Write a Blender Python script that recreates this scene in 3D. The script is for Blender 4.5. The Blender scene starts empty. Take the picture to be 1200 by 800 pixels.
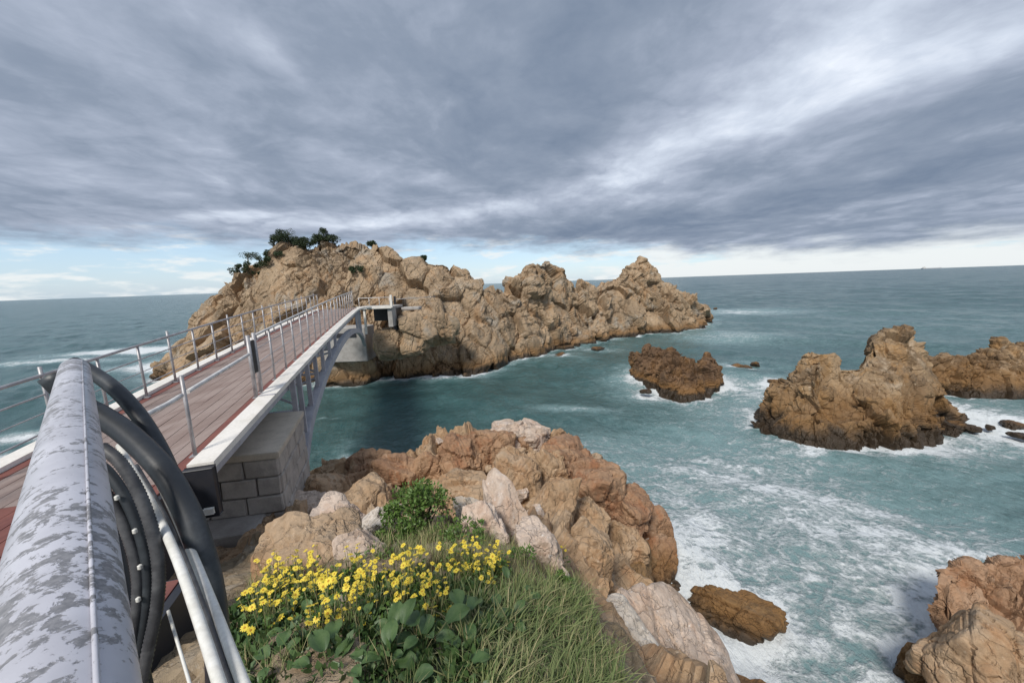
import bpy, bmesh, math, random
import numpy as np
from mathutils import Vector, Matrix, kdtree

random.seed(7)
RNG = np.random.default_rng(7)
sc = bpy.context.scene
C = sc.collection

# ------------------------------------------------------------------ camera
F, PITCH, ROLL, EYE = 433.0, math.radians(9.0), math.radians(2.0), 7.2
E0 = np.array([0, 0, EYE])
_f = np.array([0, math.cos(PITCH), -math.sin(PITCH)])
_u = np.array([0, math.sin(PITCH), math.cos(PITCH)])
_r = np.array([1.0, 0, 0])
RT = _r * math.cos(ROLL) - _u * math.sin(ROLL)
UP = _u * math.cos(ROLL) + _r * math.sin(ROLL)
cam = bpy.data.cameras.new('camera')
cam.sensor_width = 36
cam.lens = F / 1200 * 36
cam.clip_start = 0.02
cam.clip_end = 60000
co = bpy.data.objects.new('camera', cam)
C.objects.link(co)
co.matrix_world = Matrix(((RT[0], UP[0], -_f[0], 0), (RT[1], UP[1], -_f[1], 0), (RT[2], UP[2], -_f[2], EYE), (0, 0, 0, 1)))
sc.camera = co
sc.view_settings.view_transform = 'Standard'
sc.view_settings.look = 'None'
sc.view_settings.exposure = 0.55
sc.view_settings.gamma = 1.0
sc.render.engine = 'CYCLES'
sc.cycles.max_bounces = 5
sc.cycles.diffuse_bounces = 3
sc.cycles.glossy_bounces = 2
sc.cycles.transmission_bounces = 2


def ray(x, y):
    return _f + RT * (x - 600) / F - UP * (y - 400) / F


def atz(x, y, z=0.0):
    d = ray(x, y)
    return E0 + d * ((z - EYE) / d[2])


def aty(x, y, Y):
    d = ray(x, y)
    return E0 + d * (Y / d[1])


def atw(x, y, w):
    return E0 + ray(x, y) * w


# ------------------------------------------------------------------ node helper
class NT:
    def __init__(s, tree):
        s.t = tree
        tree.nodes.clear()

    def n(s, typ, props=None, **kw):
        nd = s.t.nodes.new(typ)
        for k, v in (props or {}).items():
            setattr(nd, k, v)
        for k, v in kw.items():
            k = k.replace('_', ' ')
            s.put(nd.inputs[k] if not k.isdigit() else nd.inputs[int(k)], v)
        return nd

    def put(s, sock, v):
        if isinstance(v, bpy.types.NodeSocket):
            s.t.links.new(v, sock)
        elif isinstance(v, bpy.types.Node):
            s.t.links.new(v.outputs[0], sock)
        else:
            if sock.type == 'RGBA' and len(v) == 3:
                v = (*v, 1)
            sock.default_value = v

    def m(s, op, a, b=0.0, c=0.0, clamp=False):
        nd = s.t.nodes.new('ShaderNodeMath')
        nd.operation = op
        nd.use_clamp = clamp
        for i, v in enumerate((a, b, c)):
            s.put(nd.inputs[i], v)
        return nd.outputs[0]

    def vm(s, op, a, b=(0, 0, 0), sc_=None):
        nd = s.t.nodes.new('ShaderNodeVectorMath')
        nd.operation = op
        s.put(nd.inputs[0], a)
        s.put(nd.inputs[1], b)
        if sc_ is not None:
            s.put(nd.inputs['Scale'], sc_)
        return nd.outputs[0]

    def mix(s, f, a, b, typ='MIX'):
        nd = s.t.nodes.new('ShaderNodeMix')
        nd.data_type = 'RGBA'
        nd.blend_type = typ
        s.put(nd.inputs[0], f)
        s.put(nd.inputs[6], a)
        s.put(nd.inputs[7], b)
        return nd.outputs[2]

    def ss(s, v, lo, hi, a=0.0, b=1.0):
        nd = s.t.nodes.new('ShaderNodeMapRange')
        nd.interpolation_type = 'SMOOTHSTEP'
        for i, q in enumerate((v, lo, hi, a, b)):
            s.put(nd.inputs[i], q)
        return nd.outputs[0]

    def noise(s, vec, scale, detail=4, rough=0.55, dist=0.0):
        nd = s.t.nodes.new('ShaderNodeTexNoise')
        s.put(nd.inputs['Vector'], vec)
        s.put(nd.inputs['Scale'], scale)
        nd.inputs['Detail'].default_value = detail
        nd.inputs['Roughness'].default_value = rough
        nd.inputs['Distortion'].default_value = dist
        return nd.outputs[0]

    def vor(s, vec, scale, feat='F1', out=0):
        nd = s.t.nodes.new('ShaderNodeTexVoronoi')
        nd.feature = feat
        s.put(nd.inputs['Vector'], vec)
        nd.inputs['Scale'].default_value = scale
        return nd.outputs[out]


# ------------------------------------------------------------------ sky and sun
SUN_EL, SUN_AZ = math.radians(48), math.radians(205)     # azimuth clockwise from +Y
w = bpy.data.worlds.new('World')
sc.world = w
w.use_nodes = True
T = NT(w.node_tree)
tc = T.n('ShaderNodeTexCoord').outputs['Generated']
sx = T.n('ShaderNodeSeparateXYZ', Vector=tc)
dx, dy, dz = sx.outputs
zc = T.m('ADD', T.m('MAXIMUM', dz, 0.0), 0.10)
u0 = T.m('DIVIDE', dx, zc)
v0 = T.m('DIVIDE', dy, zc)
P0 = T.n('ShaderNodeCombineXYZ', X=u0, Y=v0, Z=0.0).outputs[0]
# gentle warp so that nothing is a clean ellipse
wn = T.t.nodes.new('ShaderNodeTexNoise')
T.put(wn.inputs['Vector'], P0)
wn.inputs['Scale'].default_value = 0.9
wn.inputs['Detail'].default_value = 5
wn.inputs['Roughness'].default_value = 0.55
warp = T.vm('SUBTRACT', wn.outputs['Color'], (0.5, 0.5, 0.5))
P1 = T.vm('ADD', P0, T.vm('SCALE', warp, sc_=0.8))
s1 = T.n('ShaderNodeSeparateXYZ', Vector=P1)
u, v = s1.outputs[0], s1.outputs[1]


def blob(cx, cy, sx_, sy_, ang, amp):
    a = math.radians(ang)
    du, dv = T.m('SUBTRACT', u, cx), T.m('SUBTRACT', v, cy)
    p = T.m('ADD', T.m('MULTIPLY', du, math.cos(a) / sx_), T.m('MULTIPLY', dv, math.sin(a) / sx_))
    q = T.m('ADD', T.m('MULTIPLY', du, -math.sin(a) / sy_), T.m('MULTIPLY', dv, math.cos(a) / sy_))
    r2 = T.m('ADD', T.m('MULTIPLY', p, p), T.m('MULTIPLY', q, q))
    return T.m('MULTIPLY', T.m('EXPONENT', T.m('MULTIPLY', r2, -1.0)), amp)


# cloud deck brightness: streaks along the wind plus the larger thick and thin places
st = T.vm('MULTIPLY', P1, (1.0, 0.62, 1.0))
n1 = T.noise(st, 1.5, 7, 0.6, 0.4)
n2 = T.noise(T.vm('ADD', st, (5.2, 1.7, 0)), 4.5, 6, 0.6, 0.3)
bil = T.m('ABSOLUTE', T.m('SUBTRACT', T.noise(T.vm('ADD', P1, (9.0, 4.0, 0)), 1.6, 6, 0.55, 0.3), 0.5))
n3 = T.noise(T.vm('MULTIPLY', P0, (1.0, 0.75, 1)), 1.9, 8, 0.58, 0.25)
bri = T.m('ADD', T.m('ADD', 0.355, T.m('MULTIPLY', bil, 0.75)), T.m('ADD', T.m('MULTIPLY', T.m('SUBTRACT', n1, 0.5), 0.36), T.m('ADD', T.m('MULTIPLY', T.m('SUBTRACT', n3, 0.5), 0.72), T.m('MULTIPLY', T.m('SUBTRACT', n2, 0.5), 0.12))))
for b in [(1.15, 1.75, 0.36, 0.80, 0, 0.36), (1.75, 1.5, 0.6, 0.5, 0, 0.12), (0.75, 2.75, 0.65, 0.36, -35, 0.26), (0.05, 3.45, 0.8, 0.25, -12, 0.24),
          (-1.3, 3.7, 0.9, 0.28, 5, 0.34), (-2.2, 3.2, 0.6, 0.22, 10, 0.30), (-0.80, 1.45, 0.10, 0.26, 8, 0.17), (1.6, 1.2, 0.35, 0.5, 0, 0.14),
          (-0.25, 1.2, 0.3, 0.35, 0, 0.06), (-2.0, 2.1, 0.7, 0.7, 0, 0.05),
          (0.05, 1.9, 0.55, 1.1, 0, -0.17), (2.5, 2.9, 0.5, 1.3, 8, -0.17), (1.2, 4.3, 1.6, 0.6, -8, -0.22), (2.4, 1.5, 0.5, 0.7, 0, -0.05)]:
    bri = T.m('ADD', bri, blob(*b))
ramp = T.t.nodes.new('ShaderNodeValToRGB')
T.put(ramp.inputs[0], bri)
cr = ramp.color_ramp
cr.elements[0].position, cr.elements[0].color = 0.10, (1.75, 2.25, 3.05, 1)
cr.elements[1].position, cr.elements[1].color = 0.98, (9.0, 9.4, 9.9, 1)
for p_, c_ in ((0.34, (2.55, 3.05, 3.85, 1)), (0.52, (3.7, 4.2, 5.1, 1)), (0.74, (5.9, 6.5, 7.4, 1))):
    e_ = cr.elements.new(p_)
    e_.color = c_
cloud_col = ramp.outputs[0]
# the clear slot over the horizon
az = T.m('ARCTAN2', dx, dy)
rag = T.m('MULTIPLY', T.m('SUBTRACT', T.noise(T.n('ShaderNodeCombineXYZ', X=T.m('MULTIPLY', az, 6.0), Y=T.m('MULTIPLY', dz, 24.0), Z=0.0).outputs[0], 1.0, 6, 0.6), 0.5), 0.115)
edge = T.m('ADD', T.ss(az, -0.15, 0.75, 0.098, 0.040), rag)
deck = T.ss(T.m('SUBTRACT', dz, edge), -0.022, 0.034)
nish = T.n('ShaderNodeTexSky', {'sky_type': 'NISHITA', 'sun_disc': False, 'sun_elevation': SUN_EL, 'sun_rotation': SUN_AZ, 'air_density': 1.0, 'dust_density': 0.6, 'ozone_density': 1.5})
cu = T.noise(T.n('ShaderNodeCombineXYZ', X=T.m('MULTIPLY', az, 9.0), Y=T.m('MULTIPLY', dz, 42.0), Z=3.0).outputs[0], 1.0, 6, 0.6)
cum = T.ss(T.m('ADD', cu, T.m('ADD', T.ss(az, 0.1, 0.7, 0.0, 0.22), T.ss(dz, 0.0, 0.05, 0.05, 0.0))), 0.50, 0.66)
slot = T.mix(0.55, nish.outputs[0], (3.6, 5.0, 6.7))
slot = T.mix(T.m('MULTIPLY', cum, 0.85), slot, (6.1, 6.3, 6.3))
skyc = T.mix(deck, slot, T.mix(1.0, cloud_col, (0.76, 0.765, 0.785), 'MULTIPLY'))
bg = T.n('ShaderNodeBackground', Color=skyc, Strength=0.1)
T.n('ShaderNodeOutputWorld', Surface=bg)

sl = bpy.data.lights.new('sun', 'SUN')
sl.energy = 2.2
sl.angle = math.radians(14)
sl.color = (1.0, 0.95, 0.87)
so = bpy.data.objects.new('sun', sl)
C.objects.link(so)
_sd = Vector((math.sin(SUN_AZ) * math.cos(SUN_EL), math.cos(SUN_AZ) * math.cos(SUN_EL), math.sin(SUN_EL)))
so.rotation_euler = _sd.to_track_quat('Z', 'Y').to_euler()

# ------------------------------------------------------------------ numpy noise


def h3(ix, iy, iz, seed=0):
    x = (ix.astype(np.int64) * 374761393 + iy.astype(np.int64) * 668265263 + iz.astype(np.int64) * 2147483647 + seed * 974634777) & 0xffffffff
    x = ((x ^ (x >> 13)) * 1274126177) & 0xffffffff
    x = ((x ^ (x >> 16)) * 2246822519) & 0xffffffff
    x = x ^ (x >> 15)
    return (x & 0xffffff).astype(np.float64) / float(0x1000000)


def vnoise(P, seed=0):
    i = np.floor(P)
    f = P - i
    f = f * f * f * (f * (f * 6 - 15) + 10)
    out = np.zeros(len(P))
    for a in (0, 1):
        wx = f[:, 0] if a else 1 - f[:, 0]
        for b in (0, 1):
            wy = f[:, 1] if b else 1 - f[:, 1]
            for c in (0, 1):
                wz = f[:, 2] if c else 1 - f[:, 2]
                out += wx * wy * wz * h3(i[:, 0] + a, i[:, 1] + b, i[:, 2] + c, seed)
    return out * 2 - 1


def fbm(P, octv=4, seed=0, gain=0.5):
    a, o, s = 1.0, np.zeros(len(P)), 0.0
    for k in range(octv):
        o += a * vnoise(P * 2.03 ** k + k * 17.3, seed + k)
        s += a
        a *= gain
    return o / s


def blocks(P, scale, seed=0, tilt=0.6, jit=0.9):
    """jointed rock: every cell a block of its own height with a tilted face; returns (displacement -1..1, crack 0..1)"""
    Q = P / np.asarray(scale, float)
    i = np.floor(Q)
    n = len(Q)
    f1, f2, d = np.full(n, 9.0), np.full(n, 9.0), np.zeros(n)
    for a in (-1, 0, 1):
        for b in (-1, 0, 1):
            for c in (-1, 0, 1):
                jx, jy, jz = i[:, 0] + a, i[:, 1] + b, i[:, 2] + c
                S = np.stack([jx + 0.5 + jit * (h3(jx, jy, jz, seed) - 0.5), jy + 0.5 + jit * (h3(jx, jy, jz, seed + 1) - 0.5), jz + 0.5 + jit * (h3(jx, jy, jz, seed + 2) - 0.5)], 1)
                D = Q - S
                r = np.sqrt((D * D).sum(1))
                g = np.stack([h3(jx, jy, jz, seed + 4), h3(jx, jy, jz, seed + 5), h3(jx, jy, jz, seed + 6)], 1) * 2 - 1
                val = (h3(jx, jy, jz, seed + 3) * 2 - 1) + tilt * (g * D).sum(1) * 2
                near = r < f1
                f2 = np.where(near, f1, np.minimum(f2, r))
                d = np.where(near, val, d)
                f1 = np.where(near, r, f1)
    return d, np.clip((f2 - f1) / 0.16, 0, 1)


def joints(P, d, spacing, seed, wav=0.35):
    """one family of parallel joint planes: slabs stepped against each other with a crack between"""
    d = np.asarray(d, float)
    d = d / np.linalg.norm(d)
    a = P @ d / spacing + wav * fbm(P * 0.35 / spacing, 2, seed + 7)
    i = np.floor(a)
    f = a - i
    z0 = np.zeros(len(P))
    wd = 0.5 + h3(i, z0, z0, seed + 1)
    return (h3(i, z0, z0, seed) * 2 - 1) - 0.7 * wd * (1 - np.clip(np.minimum(f, 1 - f) / 0.09, 0, 1))


# ------------------------------------------------------------------ object helpers


def tag(o, label=None, cat=None, group=None, kind=None):
    for k, v_ in (('label', label), ('category', cat), ('group', group), ('kind', kind)):
        if v_:
            o[k] = v_
    return o


def empty(name, loc=(0, 0, 0), label=None, cat=None, group=None):
    o = bpy.data.objects.new(name, None)
    o.empty_display_size = 0.2
    C.objects.link(o)
    o.location = loc
    return tag(o, label, cat, group)


def link(name, me, mat=None, parent=None):
    o = bpy.data.objects.new(name, me)
    if mat is not None and not me.materials:
        me.materials.append(mat)
    C.objects.link(o)
    if parent is not None:
        o.parent = parent
    return o


def mesh_np(name, V, Fq, smooth=True):
    me = bpy.data.meshes.new(name)
    V = np.ascontiguousarray(V, dtype=np.float32)
    Fq = np.ascontiguousarray(Fq, dtype=np.int32)
    k = Fq.shape[1]
    me.vertices.add(len(V))
    me.vertices.foreach_set('co', V.ravel())
    me.loops.add(Fq.size)
    me.loops.foreach_set('vertex_index', Fq.ravel())
    me.polygons.add(len(Fq))
    me.polygons.foreach_set('loop_start', np.arange(0, Fq.size, k, dtype=np.int32))
    me.polygons.foreach_set('loop_total', np.full(len(Fq), k, dtype=np.int32))
    me.update(calc_edges=True)
    me.polygons.foreach_set('use_smooth', np.full(len(Fq), smooth))
    return me


def grid_faces(n, m):
    a = np.arange(n * m).reshape(n, m)
    return np.stack([a[:-1, :-1].ravel(), a[1:, :-1].ravel(), a[1:, 1:].ravel(), a[:-1, 1:].ravel()], 1)


def grid_normals(G):
    du = np.gradient(G, axis=0)
    dv = np.gradient(G, axis=1)
    nrm = np.cross(du, dv)
    nrm /= np.linalg.norm(nrm, axis=2, keepdims=True) + 1e-9
    return nrm


class MB:
    """collects boxes, bars and tubes, links them as ONE mesh object"""

    def __init__(s):
        s.bm = bmesh.new()

    def box(s, c, size, ax=None, bevel=0.0):
        r = bmesh.ops.create_cube(s.bm, size=1.0)
        M = Matrix.Identity(3) if ax is None else Matrix([list(a) for a in ax]).transposed()
        for vv in r['verts']:
            p = Vector((vv.co.x * size[0], vv.co.y * size[1], vv.co.z * size[2]))
            vv.co = Vector(c) + M @ p
        if bevel:
            es = list({e for vv in r['verts'] for e in vv.link_edges})
            bmesh.ops.bevel(s.bm, geom=es, offset=bevel, segments=1, affect='EDGES')
        return s

    def tube(s, pts, rad, n=10, cap=True):
        pts = [Vector(p) for p in pts]
        rr = rad if hasattr(rad, '__len__') else [rad] * len(pts)
        rings = []
        prev = None
        for i, p in enumerate(pts):
            t = (pts[min(i + 1, len(pts) - 1)] - pts[max(i - 1, 0)]).normalized()
            if prev is None:
                a = t.cross(Vector((0, 0, 1)))
                if a.length < 1e-3:
                    a = t.cross(Vector((1, 0, 0)))
            else:
                a = prev - t * prev.dot(t)
            a.normalize()
            prev = a
            b = t.cross(a)
            rings.append([s.bm.verts.new(p + (a * math.cos(2 * math.pi * k / n) + b * math.sin(2 * math.pi * k / n)) * rr[i]) for k in range(n)])
        for r0, r1 in zip(rings, rings[1:]):
            for k in range(n):
                f = s.bm.faces.new((r0[k], r0[(k + 1) % n], r1[(k + 1) % n], r1[k]))
                f.smooth = True
        if cap:
            s.bm.faces.new(rings[0][::-1])
            s.bm.faces.new(rings[-1])
        return s

    def bar(s, pts, wid, hei, side):
        """rectangular bar along a polyline; side = horizontal unit vector across"""
        side = Vector(side)
        rings = []
        pts = [Vector(p) for p in pts]
        for i, p in enumerate(pts):
            t = (pts[min(i + 1, len(pts) - 1)] - pts[max(i - 1, 0)]).normalized()
            sd = (side - t * side.dot(t)).normalized()
            nn = sd.cross(t).normalized()
            if nn.z < 0:
                nn = -nn
            rings.append([s.bm.verts.new(p + sd * a * wid / 2 + nn * b * hei / 2) for a, b in ((-1, -1), (1, -1), (1, 1), (-1, 1))])
        for r0, r1 in zip(rings, rings[1:]):
            for k in range(4):
                s.bm.faces.new((r0[k], r0[(k + 1) % 4], r1[(k + 1) % 4], r1[k]))
        s.bm.faces.new(rings[0][::-1])
        s.bm.faces.new(rings[-1])
        return s

    def build(s, name, mat, parent=None, origin=None):
        me = bpy.data.meshes.new(name)
        bmesh.ops.recalc_face_normals(s.bm, faces=s.bm.faces)
        if origin is not None:
            bmesh.ops.translate(s.bm, verts=s.bm.verts, vec=-Vector(origin))
        s.bm.to_mesh(me)
        s.bm.free()
        return link(name, me, mat, parent)


def spline(P, n):
    """Catmull-Rom through the points"""
    P = np.asarray(P, float)
    Q = np.vstack([2 * P[0] - P[1], P, 2 * P[-1] - P[-2]])
    out = []
    t = np.linspace(0, len(P) - 1 - 1e-9, n)
    for x in t:
        i = int(x)
        f = x - i
        a, b, c, d = Q[i:i + 4]
        out.append(0.5 * (2 * b + (c - a) * f + (2 * a - 5 * b + 4 * c - d) * f * f + (3 * b - a - 3 * c + d) * f ** 3))
    return np.array(out)


# ------------------------------------------------------------------ materials


def newmat(name):
    mt = bpy.data.materials.new(name)
    mt.use_nodes = True
    return mt, NT(mt.node_tree)


def finish(t, color, rough=0.8, height=None, bump=0.3, dist=0.02, metal=0.0, spec=0.5, **kw):
    p = t.n('ShaderNodeBsdfPrincipled')
    t.put(p.inputs['Base Color'], color)
    t.put(p.inputs['Roughness'], rough)
    t.put(p.inputs['Metallic'], metal)
    t.put(p.inputs['Specular IOR Level'], spec)
    if height is not None:
        b = t.n('ShaderNodeBump', Strength=bump, Distance=dist, Height=height)
        t.put(p.inputs['Normal'], b.outputs[0])
    t.n('ShaderNodeOutputMaterial', Surface=p.outputs[0])
    return p


def rock_mat(name, base, alt, rust, grey, k=1.0, tide=0.55, rust_amt=0.5, grey_amt=0.5):
    """granite: base/alt patches, rust and pale weathering stains, dark tide band by height above the sea"""
    mt, t = newmat(name)
    pos = t.n('ShaderNodeNewGeometry').outputs['Position']
    z = t.n('ShaderNodeSeparateXYZ', Vector=pos).outputs[2]
    st_ = t.vm('MULTIPLY', pos, (1, 1, 0.45))
    nA = t.noise(st_, 0.55 * k, 6, 0.62, 0.3)
    nB = t.noise(t.vm('ADD', st_, (31, 7, 3)), 1.3 * k, 6, 0.65, 0.2)
    nC = t.noise(t.vm('ADD', pos, (3, 17, 9)), 0.85 * k, 5, 0.6, 0.4)
    fine = t.noise(pos, 9 * k, 6, 0.7)
    grain = t.noise(pos, 60 * k, 3, 0.6)
    col = t.mix(t.ss(nA, 0.38, 0.62), base, alt)
    col = t.mix(t.m('MULTIPLY', t.ss(nB, 0.50, 0.66), rust_amt), col, rust)
    col = t.mix(t.m('MULTIPLY', t.ss(nC, 0.52, 0.70), grey_amt), col, grey)
    strk = t.noise(t.vm('MULTIPLY', pos, (2.2, 2.2, 0.28)), 1.1 * k, 5, 0.6, 0.2)
    col = t.mix(t.m('MULTIPLY', t.ss(strk, 0.53, 0.68), 0.55), col, tuple(x * 0.42 for x in alt))
    spk = t.noise(t.vm('ADD', pos, (8, 2, 5)), 5.5 * k, 4, 0.7)
    col = t.mix(t.m('MULTIPLY', t.ss(spk, 0.60, 0.70), 0.5), col, tuple(min(0.8, x * 1.25) for x in grey))
    var = t.m('ADD', t.m('MULTIPLY', fine, 0.75), t.m('ADD', 0.36, t.m('MULTIPLY', grain, 0.5)))
    col = t.mix(1.0, col, t.n('ShaderNodeCombineColor', Red=var, Green=var, Blue=var).outputs[0], 'MULTIPLY')
    zz = t.m('ADD', z, t.m('MULTIPLY', t.m('SUBTRACT', nB, 0.5), 2.0 * tide))
    col = t.mix(t.ss(zz, tide * 1.1, tide * 3.0, 0.75, 0.0), col, (0.22, 0.115, 0.04))
    col = t.mix(t.ss(zz, tide * 0.35, tide * 1.25, 0.93, 0.0), col, (0.035, 0.026, 0.018))
    crk = t.vor(t.vm('ADD', t.vm('MULTIPLY', pos, (1, 1, 0.6)), t.vm('SCALE', t.n('ShaderNodeCombineXYZ', X=nA, Y=nB, Z=nC).outputs[0], sc_=0.9)), 1.5 * k, 'DISTANCE_TO_EDGE')
    hgt = t.m('ADD', t.m('MULTIPLY', fine, 0.7), t.m('ADD', t.m('MULTIPLY', grain, 0.25), t.m('MULTIPLY', t.ss(crk, 0.0, 0.06), 0.5)))
    rough = t.ss(zz, tide * 0.3, tide * 1.3, 0.38, 0.88)
    finish(t, col, rough, hgt, 0.9, 0.06 / k, spec=0.35)
    return mt


def plain(name, c1, c2=None, scale=6.0, rough=0.6, metal=0.0, bump=0.1, dist=0.004, lo=0.4, hi=0.65, stretch=(1, 1, 1), spec=0.5):
    mt, t = newmat(name)
    pos = t.n('ShaderNodeTexCoord').outputs['Object']
    n_ = t.noise(t.vm('MULTIPLY', pos, stretch), scale, 6, 0.6)
    f_ = t.noise(pos, scale * 9, 3, 0.6)
    col = t.mix(t.ss(n_, lo, hi), c1, c2 or tuple(x * 0.75 for x in c1))
    k_ = t.m('ADD', 0.8, t.m('MULTIPLY', f_, 0.4))
    col = t.mix(1.0, col, t.n('ShaderNodeCombineColor', Red=k_, Green=k_, Blue=k_).outputs[0], 'MULTIPLY')
    finish(t, col, rough, t.m('ADD', n_, t.m('MULTIPLY', f_, 0.4)), bump, dist, metal, spec)
    return mt


TAN, OCH, RUST, GREY, PALE = (0.48, 0.345, 0.225), (0.36, 0.24, 0.14), (0.33, 0.15, 0.06), (0.40, 0.35, 0.29), (0.62, 0.53, 0.44)
M = {}
M['island'] = rock_mat('island granite', (0.45, 0.33, 0.215), (0.31, 0.225, 0.145), (0.37, 0.20, 0.085), (0.38, 0.345, 0.29), 0.6, 0.5, 0.45, 0.75)
M['stack'] = rock_mat('stack granite', (0.39, 0.275, 0.165), (0.20, 0.135, 0.08), (0.36, 0.20, 0.075), (0.52, 0.42, 0.31), 0.9, 0.80, 0.6, 0.8)
M['reef'] = rock_mat('reef rock', (0.22, 0.13, 0.07), (0.14, 0.085, 0.05), (0.26, 0.14, 0.05), (0.25, 0.18, 0.12), 1.0, 0.28, 0.5, 0.3)
M['tan'] = rock_mat('tan granite', TAN, (0.40, 0.26, 0.15), (0.40, 0.20, 0.09), (0.46, 0.38, 0.29), 1.6, 0.42, 0.45, 0.4)
M['red'] = rock_mat('red stained granite', (0.42, 0.265, 0.16), (0.32, 0.185, 0.11), (0.33, 0.14, 0.065), (0.44, 0.34, 0.25), 1.6, 0.42, 0.6, 0.35)
M['pale'] = rock_mat('pale granite', (0.66, 0.54, 0.45), (0.52, 0.40, 0.31), (0.48, 0.27, 0.16), (0.74, 0.68, 0.62), 1.8, 0.18, 0.4, 0.6)
M['white'] = rock_mat('whitish granite', (0.66, 0.60, 0.53), (0.56, 0.49, 0.41), (0.50, 0.36, 0.25), (0.72, 0.69, 0.65), 2.2, 0.1, 0.3, 0.5)
M['brown'] = rock_mat('brown wet rock', (0.30, 0.185, 0.09), (0.20, 0.125, 0.065), (0.33, 0.19, 0.06), (0.40, 0.30, 0.19), 1.6, 0.35, 0.5, 0.4)
M['corner'] = rock_mat('orange layered granite', (0.42, 0.26, 0.16), (0.33, 0.20, 0.12), (0.36, 0.17, 0.08), (0.48, 0.36, 0.26), 1.6, 0.14, 0.6, 0.4)
M['soil'] = rock_mat('stony soil', (0.36, 0.28, 0.19), (0.25, 0.19, 0.12), (0.28, 0.17, 0.09), (0.46, 0.41, 0.34), 2.5, 0.35, 0.4, 0.6)

M['white_paint'] = plain('white painted steel', (0.87, 0.83, 0.77), (0.78, 0.74, 0.67), 3.0, 0.5, bump=0.1)
M['grey_paint'] = plain('lilac grey painted steel', (0.50, 0.50, 0.54), (0.40, 0.40, 0.44), 3.0, 0.5)
M['rail_steel'] = plain('galvanised rail', (0.46, 0.45, 0.46), (0.34, 0.33, 0.34), 8.0, 0.45, 0.3)
M['rail_white'] = plain('pale rail tube', (0.72, 0.70, 0.68), (0.55, 0.53, 0.52), 8.0, 0.45)
M['plank'] = plain('weathered deck board', (0.34, 0.265, 0.235), (0.26, 0.19, 0.165), 5.0, 0.75, bump=0.4, dist=0.004, stretch=(1, 0.15, 1))
M['plank_red'] = plain('red brown deck board', (0.23, 0.085, 0.065), (0.17, 0.06, 0.05), 5.0, 0.7, bump=0.4, dist=0.004, stretch=(1, 0.15, 1))
M['dark'] = plain('dark steel and shade', (0.022, 0.024, 0.032), (0.03, 0.03, 0.036), 5.0, 0.5)  # also used on plates and walls that stand in for deep shade
M['stone'] = plain('pier stone', (0.45, 0.41, 0.37), (0.34, 0.31, 0.28), 4.0, 0.85, bump=0.8, dist=0.03)
M['mortar'] = plain('mortar', (0.20, 0.19, 0.175), (0.26, 0.24, 0.22), 9.0, 0.9, bump=0.5, dist=0.01)
M['cap'] = plain('pier cap concrete', (0.56, 0.49, 0.40), (0.48, 0.42, 0.34), 4.0, 0.85, bump=0.4, dist=0.01)
M['concrete'] = plain('grey concrete', (0.42, 0.40, 0.38), (0.33, 0.31, 0.29), 3.0, 0.85, bump=0.5, dist=0.012)
M['lightcon'] = plain('pale concrete', (0.52, 0.47, 0.43), (0.44, 0.42, 0.43), 5.0, 0.8, bump=0.4, dist=0.006)
M['hose'] = plain('black hose', (0.030, 0.034, 0.040), (0.075, 0.085, 0.095), 9.0, 0.45, bump=0.3, dist=0.003, lo=0.45, hi=0.75)
M['cable'] = plain('dark cable', (0.045, 0.045, 0.05), (0.11, 0.11, 0.115), 14.0, 0.5)
M['pvc'] = plain('white pvc', (0.80, 0.79, 0.75), (0.68, 0.66, 0.60), 10.0, 0.4)
M['leaf'] = plain('broad leaf', (0.060, 0.115, 0.035), (0.095, 0.155, 0.05), 12.0, 0.5)
M['leaf_dark'] = plain('shrub leaf', (0.085, 0.155, 0.032), (0.13, 0.21, 0.045), 8.0, 0.5)
M['stem'] = plain('green stem', (0.15, 0.17, 0.06), (0.24, 0.21, 0.10), 12.0, 0.7)
M['petal'] = plain('yellow petal', (0.80, 0.60, 0.04), (0.85, 0.70, 0.10), 20.0, 0.6)
M['disc'] = plain('flower centre', (0.55, 0.30, 0.02), (0.45, 0.22, 0.02), 60.0, 0.8)
M['needle'] = plain('pine needles', (0.032, 0.055, 0.022), (0.055, 0.08, 0.03), 6.0, 0.7)
M['bark'] = plain('bark', (0.10, 0.075, 0.055), (0.065, 0.05, 0.04), 14.0, 0.9)

# worn metal pipe: grey metal with flaking pale paint
mt, t = newmat('worn painted handrail')
pos = t.n('ShaderNodeTexCoord').outputs['Object']
w1 = t.noise(t.vm('MULTIPLY', pos, (1, 1, 0.7)), 72, 8, 0.70, 0.3)
w2 = t.noise(t.vm('ADD', pos, (3, 1, 0)), 7, 3, 0.5)
fl = t.noise(pos, 260, 3, 0.6)
msk = t.ss(t.m('ADD', w1, t.m('MULTIPLY', t.m('SUBTRACT', w2, 0.5), 0.50)), 0.525, 0.57)
paint = t.mix(t.ss(t.noise(pos, 12, 4), 0.35, 0.7), (0.60, 0.60, 0.66), (0.46, 0.46, 0.51))
bare = t.mix(t.ss(fl, 0.35, 0.65), (0.22, 0.22, 0.235), (0.32, 0.315, 0.33))
finish(t, t.mix(msk, paint, bare), t.ss(msk, 0, 1, 0.40, 0.55), t.m('ADD', t.m('MULTIPLY', msk, -1.0), t.m('MULTIPLY', fl, 0.15)), 0.5, 0.0008, t.m('MULTIPLY', msk, 0.2))
M['pipe'] = mt

# blade-coloured grass (per blade attribute)
for nm, ca, cb in (('grass', (0.105, 0.175, 0.042), (0.42, 0.36, 0.19)),):
    mt, t = newmat('grass blades')
    at_ = t.n('ShaderNodeAttribute', {'attribute_name': 'dry'}).outputs['Fac']
    finish(t, t.mix(at_, ca, cb), 0.7)
    M[nm] = mt
WATERLINE = []
# ================================================================== ROCK MASSES


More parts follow.
